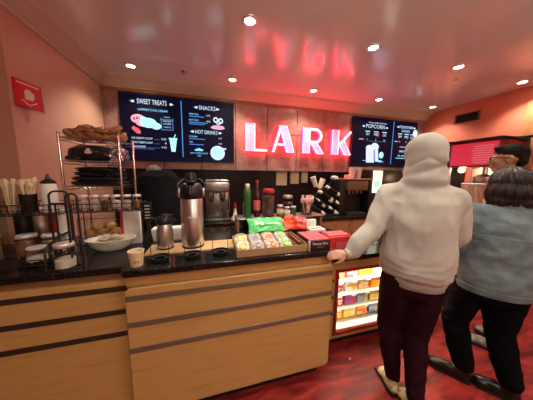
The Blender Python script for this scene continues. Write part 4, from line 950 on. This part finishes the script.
def add_hand(b, wr, d, palmn, side, s=1., curl=.6):
    """wrist point, finger direction, palm normal, side = thumb direction sign"""
    d = V(d).normalized(); n_ = V(palmn); n_ = (n_ - d * n_.dot(d)).normalized(); l = d.cross(n_) * side
    wr = V(wr); Mp = Matrix((l, d, n_)).transposed()
    b.ell(wr + d * .045 * s, (.040 * s, .050 * s, .016 * s), Mp, 3); b.limb([wr, wr + d * .03 * s], [.024 * s, .026 * s])
    for k, L in enumerate([.070, .080, .074, .058]):
        base = wr + d * .082 * s + l * (.028 - .0187 * k) * s; p = [base - d * .02 * s, base]; a = 0.; q = base
        for j, f_ in enumerate([.45, .32, .23]):
            a += curl * (.55 if j == 0 else .75); q = q + (d * math.cos(a) + n_ * math.sin(a)) * L * f_ * s; p.append(q)
        b.limb(p, [.0095 * s, .0095 * s, .0088 * s, .0080 * s, .0070 * s], 10)
    t0 = wr + d * .025 * s + l * .028 * s; p = [t0, t0 + (l * .55 + d * .75 + n_ * .25).normalized() * .034 * s]; p.append(p[-1] + (l * .25 + d * .9 + n_ * .45).normalized() * .030 * s); p.append(p[-1] + (d * .8 + n_ * .6).normalized() * .022 * s)
    b.limb(p, [.013 * s, .0115 * s, .0105 * s, .0085 * s], 10)
def body_mesh(name, J, f, m, par, hs=1., pitch=0., torso=(.17, .11), hands=True, curl=.6, vox=.0075):
    f, r = fr(*f); b = B(); P_, M_ = add_head(b, J['head'], f if 'hf' not in J else V((*J['hf'], 0)).normalized(), hs, pitch)
    hd, nk, ch, pl = V(J['head']), V(J['neck']), V(J['chest']), V(J['pel'])
    b.limb([hd - V((0, 0, .05)), nk, nk - V((0, 0, .05))], [.055, .056, .065]); tw, td = torso
    b.rings([(pl - V((0, 0, .09)), tw * .80, td * .9), (pl, tw * .98, td), (pl * .6 + ch * .4, tw * .84, td * .85), (ch, tw * 1.0, td * 1.0), (ch * .45 + nk * .55, tw * 1.0, td * .85), (nk - V((0, 0, .045)), tw * .72, td * .62), (nk, .06, .06)], r)
    for S in 'LR':
        b.limb([J['sh' + S], (V(J['sh' + S]) * .5 + V(J['el' + S]) * .5), J['el' + S], V(J['el' + S]) * .4 + V(J['wr' + S]) * .6, J['wr' + S]], [.056, .048, .040, .036, .026])
        b.limb([nk - V((0, 0, .07)), J['sh' + S]], [.06, .056])
        hp, kn, an = V(J['hip' + S]), V(J['kn' + S]), V(J['an' + S]); b.limb([hp, hp * .5 + kn * .5, kn, kn * .6 + an * .4, an], [.090, .075, .055, .054, .036])
        tt = V(J['toe' + S]); h_ = V((an.x, an.y, .045)); b.limb([h_, tt], [.030, .020]); b.limb([an, h_], [.036, .038])
        if hands: add_hand(b, J['wr' + S], J['hd' + S][0], J['hd' + S][1], J['hd' + S][2], .95, curl)
    o = organic(name, b, m, par, vox, 4); return o, P_, M_
def shoe(name, an, toe, m, sole, par, h=.09, boot=False, lab=None):
    an = V(an); toe = V(toe); d = V((toe.x - an.x, toe.y - an.y, 0)).normalized(); r = V((d.y, -d.x, 0)); heel = V((an.x, an.y, 0)) - d * .055; L = (V((toe.x, toe.y, 0)) - heel).length + .03
    b = B(); Mp = Matrix((r, d, V((0, 0, 1)))).transposed()
    b.ell(heel + d * .05 + V((0, 0, .055)), (.042, .056, .050), Mp); b.ell(heel + d * L * .5 + V((0, 0, .052)), (.043, L * .36, .044), Mp); b.ell(heel + d * L * .78 + V((0, 0, .044)), (.048, L * .22, .036), Mp)
    b.limb([heel + d * .055 + V((0, 0, .06)), an + V((0, 0, .02 if not boot else .06))], [.046, .046 if not boot else .052])
    for v in b.bm.verts: v.co.z = max(v.co.z, .014)
    o = organic(name, b, m, par, .007, 5)
    b = B(); pts = []
    prof_ = [(0, .030), (.04, .040), (.12, .039), (.17, .043), (.22, .047), (L - .05, .040), (L - .015, .022), (L, .0)]
    for y, w in prof_: pts.append((y, w))
    out = [(heel + d * y + r * w) for y, w in pts] + [(heel + d * y - r * w) for y, w in pts[-2::-1]]
    b.prism([(p.x - par.location.x, p.y - par.location.y) for p in out], .001, .022, 'xy')
    obj('sole', b, sole, o).matrix_parent_inverse = o.matrix_parent_inverse.inverted() @ Matrix.Identity(4)
    return o
def wr(amp, sc, st=(1, 1, 1), seed=0.):
    def f_(p, n_):
        q = V((p.x * st[0], p.y * st[1], p.z * st[2])) * sc + V((seed, seed * 2, 0)); a = noise.noise(q); c = noise.noise(q * 2.3 + V((5, 5, 5)))
        return amp * ((1 - abs(a) * 2.2) * .7 + c * .5)
    return f_
def frames(o): return o

hood_m = mat('cream_fleece', (.45, .425, .385), .85, spec=.15, bump=.12, bscale=350); hem_m = mat('cream_rib', (.42, .395, .355), .85, spec=.15, bump=.5, bscale=60, vstretch=(9, 9, .2))
pant_m = mat('dark_maroon_cloth', (.020, .004, .008), .9, spec=.06, bump=.1, bscale=250); blackcl = mat('black_denim', (.004, .0035, .005), .9, spec=.05, bump=.1, bscale=300)
denim = mat('grey_teal_denim', (.12, .155, .17), .75, spec=.15, var=[(.085, .115, .132), (.18, .225, .245)], vscale=9, bump=.15, bscale=300)
hair_m = mat('dark_hair', (.009, .005, .005), .32, spec=.5, bump=.5, bscale=60, vstretch=(6, 6, .35)); hair_s = mat('short_dark_hair', (.008, .005, .004), .7, spec=.2, bump=.8, bscale=220)
leather = mat('black_leather', (.006, .005, .005), .28, spec=.45); sneak = mat('cream_patterned_canvas', (.50, .40, .18), .7, var=[(.10, .09, .06), (.62, .52, .26), (.70, .62, .40)], vscale=30); solew = mat('black_sole', (.012, .011, .011), .5)
grey_hair = mat('grey_hair', (.12, .10, .09), .6, bump=.8, bscale=160); blackshirt = mat('black_shirt', (.008, .007, .009), .9, spec=.06, bump=.1, bscale=200)

# --- person in white hoodie
ft = (.70, .71)
J = dict(head=(1.425, 1.06, 1.735), neck=(1.40, 1.03, 1.555), chest=(1.385, 1.02, 1.30), pel=(1.365, 1.01, .94),
  shL=(1.245, 1.165, 1.475), elL=(1.125, 1.145, 1.225), wrL=(.915, 1.155, 1.045), hdL=((-1, .12, .0), (0, .8, -.7), 1),
  shR=(1.535, .915, 1.46), elR=(1.60, .915, 1.20), wrR=(1.70, 1.05, 1.06), hdR=((.4, 1, 0), (-.6, .3, -.2), 1),
  hipL=(1.29, 1.06, .90), knL=(1.275, 1.09, .50), anL=(1.272, 1.01, .10), toeL=(1.305, 1.115, .03), hipR=(1.435, .955, .90), knR=(1.385, .965, .48), anR=(1.275, .84, .10), toeR=(1.31, .945, .03))
p1 = thing('person', 'person in a white hoodie with the hood up, one hand on the counter', 'person', (1.32, .97, 0))
body_mesh('body', J, ft, skin, p1, 1.0, -.05, (.165, .105), curl=.55)
f, r = fr(*ft)
b = B(); C_ = lambda k: V(J[k])
b.rings([(V((1.362, 1.01, .885)), .185, .135), (V((1.365, 1.01, .935)), .214, .158), (V((1.370, 1.012, 1.06)), .220, .162), (V((1.378, 1.015, 1.20)), .205, .155), (V((1.385, 1.02, 1.33)), .210, .155), (V((1.392, 1.024, 1.43)), .215, .140), (V((1.398, 1.03, 1.50)), .175, .112), (V((1.402, 1.035, 1.55)), .10, .09)], r)
for S in 'LR': b.limb([C_('neck') - V((0, 0, .06)), C_('sh' + S)], [.082, .072])
b.limb([C_('shL'), C_('shL') * .5 + C_('elL') * .5, C_('elL'), C_('elL') * .45 + C_('wrL') * .55, C_('wrL') + V((.035, 0, .004))], [.074, .072, .068, .062, .050])
b.limb([C_('shR'), C_('shR') * .5 + C_('elR') * .5, C_('elR'), C_('elR') * .45 + C_('wrR') * .55, C_('wrR') - V((.015, .03, 0))], [.074, .074, .068, .060, .048])
hd = C_('head'); Mh = basis(f, -.02)
b.ell(hd + V((0, 0, .025)), (.126, .140, .135), Mh); b.ell(hd + Mh @ V((0, -.035, -.025)), (.118, .108, .145), Mh); b.ell(hd + Mh @ V((0, -.01, -.10)), (.128, .126, .12), Mh)
b.ell(hd + Mh @ V((0, -.03, -.165)), (.134, .120, .095), Mh); b.ell(hd + Mh @ V((0, .05, -.05)), (.105, .085, .125), Mh)
def foldh(p, n_):
    a = noise.noise(V((p.x * 5, p.y * 5, p.z * 3.2 + p.x * 4))); c = noise.noise(V((p.x * 13, p.y * 13, p.z * 9 - p.x * 7)) + V((9, 0, 0)))
    q = Mh.transposed() @ (p - hd); cr = -.006 * math.exp(-((q.z + .02 + .5 * abs(q.x)) / .012) ** 2) - .006 * math.exp(-((q.z + .10 - .35 * q.x) / .014) ** 2) if q.z > -.2 and q.y < .02 else 0
    k = (1 if p.z < 1.5 else .6); low = max(0, 1 - abs(p.z - .95) / .16)
    return k * (.008 * (1 - abs(a) * 3.0) + .0035 * (1 - abs(c) * 2.5)) - .003 + cr + low * .0022 * math.sin(p.z * 105 + 9 * a + 3 * c)
hd_o = organic('hoodie', b, hood_m, p1, .011, 7, foldh)
b = B(); cB = V((1.362, 1.01, 0)); ringp = lambda z, a, c: [tuple(cB + r * a * math.cos(t_) + f * c * math.sin(t_) + V((0, 0, z))) for t_ in [2 * PI * k / 40 for k in range(40)]]
b.rings([(cB + V((0, 0, .848)), .176, .130), (cB + V((0, 0, .856)), .184, .137), (cB + V((0, 0, .905)), .190, .142), (cB + V((0, 0, .912)), .182, .134)], r, 48); hb = obj('hem_band', b, hem_m, hd_o)
b = B().tube([C_('wrL') + V((.050, 0, .006)), C_('wrL') + V((-.012, .002, -.004))], [.044, .036], 24); cf = obj('cuff', b, hem_m, hd_o)
b = B().tube([C_('wrR') - V((.03, .05, 0)), C_('wrR') + V((0.005, .01, 0))], [.046, .036], 24); cg = obj('cuff', b, hem_m, hd_o)
b = B()
b.rings([(V((1.365, 1.01, .90)), .170, .118), (V((1.365, 1.01, .84)), .180, .125), (V((1.365, 1.005, .78)), .172, .118)], r)
for S in 'LR':
    h_, k_, a_ = C_('hip' + S), C_('kn' + S), C_('an' + S)
    b.limb([h_ - V((0, 0, .02)), h_ * .6 + k_ * .4, k_, k_ * .5 + a_ * .5 + V((-.01, -.01, 0)), a_ + V((0, 0, .02))], [.108, .100, .078, .064, .046])
organic('trousers', b, pant_m, p1, .010, 6, wr(.005, 9, (1, 1, 1.6), 3))
shoe('shoe', J['anL'], J['toeL'], sneak, solew, p1); shoe('shoe', J['anR'], J['toeR'], sneak, solew, p1)

# --- woman in denim jacket
ft = (.62, .78)
J = dict(head=(2.035, .905, 1.535), neck=(2.015, .885, 1.40), chest=(1.995, .875, 1.18), pel=(1.965, .88, .87),
  shL=(1.885, 1.01, 1.325), elL=(1.815, 1.035, 1.07), wrL=(1.88, 1.20, .99), hdL=((.4, 1, .1), (.5, -.2, -.5), 1),
  shR=(2.135, .78, 1.325), elR=(2.22, .78, 1.07), wrR=(2.24, .97, .98), hdR=((0, 1, .1), (-.6, 0, -.4), 1),
  hipL=(1.905, .955, .85), knL=(1.868, 1.02, .47), anL=(1.885, .935, .11), toeL=(1.785, 1.095, .03), hipR=(2.03, .83, .85), knR=(2.04, .84, .47), anR=(2.045, .745, .11), toeR=(1.955, .875, .03))
p2 = thing('person', 'person with dark hair in a grey blue denim jacket and black boots', 'person', (1.98, .86, 0))
body_mesh('body', J, ft, skin, p2, .94, 0, (.165, .115))
f, r = fr(*ft); hd = C_('head'); Mh = basis(f, -.08)
b = B()
b.rings([(V((1.965, .878, .80)), .200, .158), (V((1.968, .878, .90)), .212, .165), (V((1.982, .876, 1.05)), .196, .152), (V((1.995, .876, 1.18)), .200, .152), (V((2.008, .88, 1.28)), .200, .138), (V((2.014, .883, 1.355)), .160, .112), (V((2.017, .887, 1.40)), .088, .082)], r)
for S in 'LR': b.limb([C_('neck') - V((0, 0, .08)), C_('sh' + S)], [.075, .078])
b.limb([C_('shL'), C_('shL') * .5 + C_('elL') * .5, C_('elL'), C_('elL') * .4 + C_('wrL') * .6, C_('wrL') - V((.01, .03, 0))], [.080, .076, .070, .060, .046])
b.limb([C_('shR'), C_('shR') * .5 + C_('elR') * .5, C_('elR'), C_('elR') * .4 + C_('wrR') * .6, C_('wrR') - V((0, .03, 0))], [.080, .076, .070, .060, .046])
jk = organic('denim_jacket', b, denim, p2, .010, 6, wr(.009, 7, (1, 1, 1.5), 6))
b = B().rings([(C_('neck') + V((-.002, 0, -.035)), .110, .098), (C_('neck') + V((-.004, -.004, .018)), .092, .086), (C_('neck') + V((-.006, -.006, .015)), .084, .078), (C_('neck') + V((0, 0, -.030)), .088, .080)], r, 36); obj('collar', b, denim, jk)
cB = V((1.965, .878, 0)); b = B().rings([(cB + V((0, 0, .780)), .200, .158), (cB + V((0, 0, .785)), .206, .163), (cB + V((0, 0, .825)), .211, .167), (cB + V((0, 0, .832)), .204, .160)], r, 48); obj('waistband', b, denim, jk)
# yoke seam
b = B()
for z, w_, d_ in ((1.20, .208, .163),): b.tube([tuple(V((1.993, .876, z)) + r * w_ * math.cos(t_) + f * d_ * math.sin(t_)) for t_ in [PI + PI * k / 24 for k in range(25)]], .003, 6)
obj('yoke_seam', b, mat('denim_stitch', (.16, .18, .18), .7), jk)
b = B()
b.ell(hd + Mh @ V((0, -.015, .035)), (.108, .122, .100), Mh); b.ell(hd + Mh @ V((0, -.035, -.04)), (.118, .105, .105), Mh); b.ell(hd + Mh @ V((0, -.050, -.105)), (.112, .075, .065), Mh)
b.ell(hd + Mh @ V((.082, .01, -.06)), (.035, .06, .10), Mh); b.ell(hd + Mh @ V((-.082, .01, -.06)), (.035, .06, .10), Mh)
def strands(p, n_):
    q = Mh.transposed() @ (p - hd); a = math.atan2(q.y, q.x); return .0035 * math.sin(a * 26 + 5 * noise.noise(p * 9)) + .012 * noise.noise(V((a * 4, q.z * 3, 0)))
organic('hair', b, hair_m, p2, .008, 4, strands)
b = B(); b.rings([(V((1.965, .878, .86)), .185, .140), (V((1.965, .878, .79)), .198, .152), (V((1.965, .878, .73)), .180, .140)], r)
for S in 'LR':
    h_, k_, a_ = C_('hip' + S), C_('kn' + S), C_('an' + S)
    b.limb([h_ - V((0, 0, .03)), h_ * .6 + k_ * .4, k_, k_ * .45 + a_ * .55, a_ + V((0, 0, .03))], [.112, .104, .082, .076, .066])
organic('trousers', b, blackcl, p2, .010, 6, wr(.006, 9, (1, 1, 1.6), 12))
shoe('boot', J['anL'], J['toeL'], leather, solew, p2, boot=True); shoe('boot', J['anR'], J['toeR'], leather, solew, p2, boot=True)

# --- man with glasses
ft = (-.30, .95)
J = dict(head=(2.53, 1.17, 1.755), hf=(-.50, .86), neck=(2.56, 1.13, 1.56), chest=(2.57, 1.12, 1.30), pel=(2.57, 1.12, .93),
  shL=(2.39, 1.07, 1.47), elL=(2.34, 1.12, 1.20), wrL=(2.36, 1.32, 1.10), hdL=((0, 1, 0), (0, 0, -1), 1),
  shR=(2.75, 1.18, 1.47), elR=(2.80, 1.24, 1.20), wrR=(2.70, 1.40, 1.10), hdR=((0, 1, 0), (0, 0, -1), -1),
  hipL=(2.48, 1.09, .90), knL=(2.47, 1.12, .50), anL=(2.48, 1.03, .10), toeL=(2.42, 1.17, .03), hipR=(2.66, 1.14, .90), knR=(2.67, 1.16, .50), anR=(2.68, 1.08, .10), toeR=(2.64, 1.23, .03))
p3 = thing('person', 'man with short dark hair and black glasses, behind the denim jacket person', 'person', (2.56, 1.12, 0))
body_mesh('body', J, ft, skin_d, p3, 1.03, 0, (.165, .11))
f, r = fr(*ft); b = B()
b.rings([(V((2.57, 1.12, .86)), .185, .140), (V((2.57, 1.12, 1.05)), .190, .145), (V((2.57, 1.12, 1.30)), .205, .148), (V((2.565, 1.125, 1.43)), .195, .125), (V((2.56, 1.13, 1.52)), .10, .09)], r)
for S in 'LR':
    b.limb([C_('neck') - V((0, 0, .08)), C_('sh' + S)], [.07, .074]); b.limb([C_('sh' + S), C_('el' + S), C_('wr' + S)], [.074, .062, .044])
organic('dark_jacket', b, mat('dark_grey_cloth', (.035, .032, .038), .8, spec=.15), p3, .012, 6, wr(.006, 7))
b = B(); b.rings([(V((2.57, 1.12, .90)), .168, .12), (V((2.57, 1.12, .82)), .180, .128), (V((2.57, 1.12, .76)), .17, .12)], r)
for S in 'LR':
    h_, k_, a_ = C_('hip' + S), C_('kn' + S), C_('an' + S); b.limb([h_, k_, a_ + V((0, 0, .02))], [.098, .074, .056])
organic('trousers', b, blackcl, p3, .012, 6, wr(.005, 9))
grs = mat('grey_canvas', (.22, .19, .15), .7, var=[(.08, .07, .06), (.40, .36, .28)], vscale=40)
shoe('shoe', J['anL'], J['toeL'], grs, solew, p3); shoe('shoe', J['anR'], J['toeR'], grs, solew, p3)
hf = V((*J['hf'], 0)).normalized(); Mh = basis(hf); hd = C_('head')
b = B(); b.ell(hd + Mh @ V((0, -.020, .050)), (.084, .105, .084), Mh); b.ell(hd + Mh @ V((0, -.075, .0)), (.070, .045, .075), Mh); b.ell(hd + Mh @ V((0, .045, .098)), (.060, .045, .030), Mh)
organic('hair', b, hair_s, p3, .008, 3, lambda p, n_: .005 * noise.noise(p * 60))
b = B(); off = lambda v: tuple(hd + Mh @ V(v) * 1.03 - V(p3.location) * 0)
for q in (-1, 1):
    b.tube([off((q * .036 + .026 * math.cos(a), .100, .004 + .019 * math.sin(a))) for a in [2 * PI * k / 20 for k in range(20)]], .0028, 6, closed=True)
    b.tube([off((q * .060, .100, .012)), off((q * .082, .085, .013)), off((q * .088, .0, .012)), off((q * .086, -.022, -.006))], .0034, 6)
b.tube([off((-.012, .102, .008)), off((0, .105, .012)), off((.012, .102, .008))], .0028, 6)
gl = obj('glasses', b, black, p3); gl.matrix_parent_inverse = Matrix.Translation(-V(p3.location))
b = B()
for q in (-1, 1): b.ell(hd + Mh @ V((q * .031, .083, .006)) * 1.03, (.012, .012, .012), None, 2)
ey = obj('eye', b, whitep, p3); ey.matrix_parent_inverse = Matrix.Translation(-V(p3.location))

# --- employee bending behind the counter
ft = (-.12, .99)
J = dict(head=(-.60, 2.47, 1.545), neck=(-.56, 2.37, 1.50), chest=(-.50, 2.24, 1.35), pel=(-.47, 2.14, .95),
  shL=(-.70, 2.30, 1.48), elL=(-.74, 2.42, 1.20), wrL=(-.66, 2.60, 1.02), hdL=((.1, 1, -.1), (0, 0, -1), 1),
  shR=(-.335, 2.30, 1.46), elR=(-.30, 2.42, 1.20), wrR=(-.36, 2.60, 1.02), hdR=((-.1, 1, -.1), (0, 0, -1), -1),
  hipL=(-.56, 2.15, .90), knL=(-.57, 2.20, .48), anL=(-.57, 2.12, .10), toeL=(-.58, 2.27, .03), hipR=(-.38, 2.15, .90), knR=(-.38, 2.20, .48), anR=(-.38, 2.12, .10), toeR=(-.37, 2.27, .03))
p4 = thing('person', 'worker in a black shirt bending with bowed grey haired head behind the counter', 'person', (-.48, 2.17, 0))
body_mesh('body', J, ft, skin, p4, 1.0, -.75, (.16, .11))
f, r = fr(*ft); b = B()
b.rings([(V((-.47, 2.14, .88)), .170, .130), (V((-.475, 2.15, 1.02)), .175, .140), (V((-.485, 2.19, 1.18)), .185, .150), (V((-.50, 2.24, 1.34)), .205, .155), (V((-.515, 2.28, 1.46)), .215, .14), (V((-.52, 2.30, 1.56)), .185, .120), (V((-.52, 2.32, 1.625)), .115, .085)], r)
for S in 'LR':
    b.limb([C_('neck') - V((0, .03, .05)), C_('sh' + S)], [.075, .075]); b.limb([C_('sh' + S), C_('el' + S), C_('el' + S) * .45 + C_('wr' + S) * .55], [.078, .062, .052])
organic('black_shirt', b, blackshirt, p4, .011, 6, wr(.008, 7, (1, 1, 1.4), 20))
b = B(); b.rings([(V((-.47, 2.14, .92)), .165, .12), (V((-.47, 2.14, .84)), .178, .128), (V((-.47, 2.14, .78)), .17, .12)], r)
for S in 'LR':
    h_, k_, a_ = C_('hip' + S), C_('kn' + S), C_('an' + S); b.limb([h_, k_, a_ + V((0, 0, .02))], [.098, .074, .056])
organic('trousers', b, blackcl, p4, .012, 6)
shoe('shoe', J['anL'], J['toeL'], leather, solew, p4); shoe('shoe', J['anR'], J['toeR'], leather, solew, p4)
hd = C_('head'); Mh = basis(f, -.75); b = B(); b.ell(hd + Mh @ V((0, -.020, .045)), (.084, .105, .086), Mh); b.ell(hd + Mh @ V((0, -.055, -.005)), (.080, .062, .08), Mh)
organic('hair', b, grey_hair, p4, .008, 3, lambda p, n_: .004 * noise.noise(p * 60))

# ------------------------------------------------------------------ world + view
w = bpy.data.worlds.new('dim_room'); w.use_nodes = True; bg_ = w.node_tree.nodes['Background']
bg_.inputs[0].default_value = (1, .62, .48, 1); bg_.inputs[1].default_value = .03; SC.world = w
SC.view_settings.view_transform = 'Standard'; SC.view_settings.look = 'None'; SC.view_settings.gamma = 1; SC.view_settings.exposure = 0.32
SC.view_settings.use_curve_mapping = False
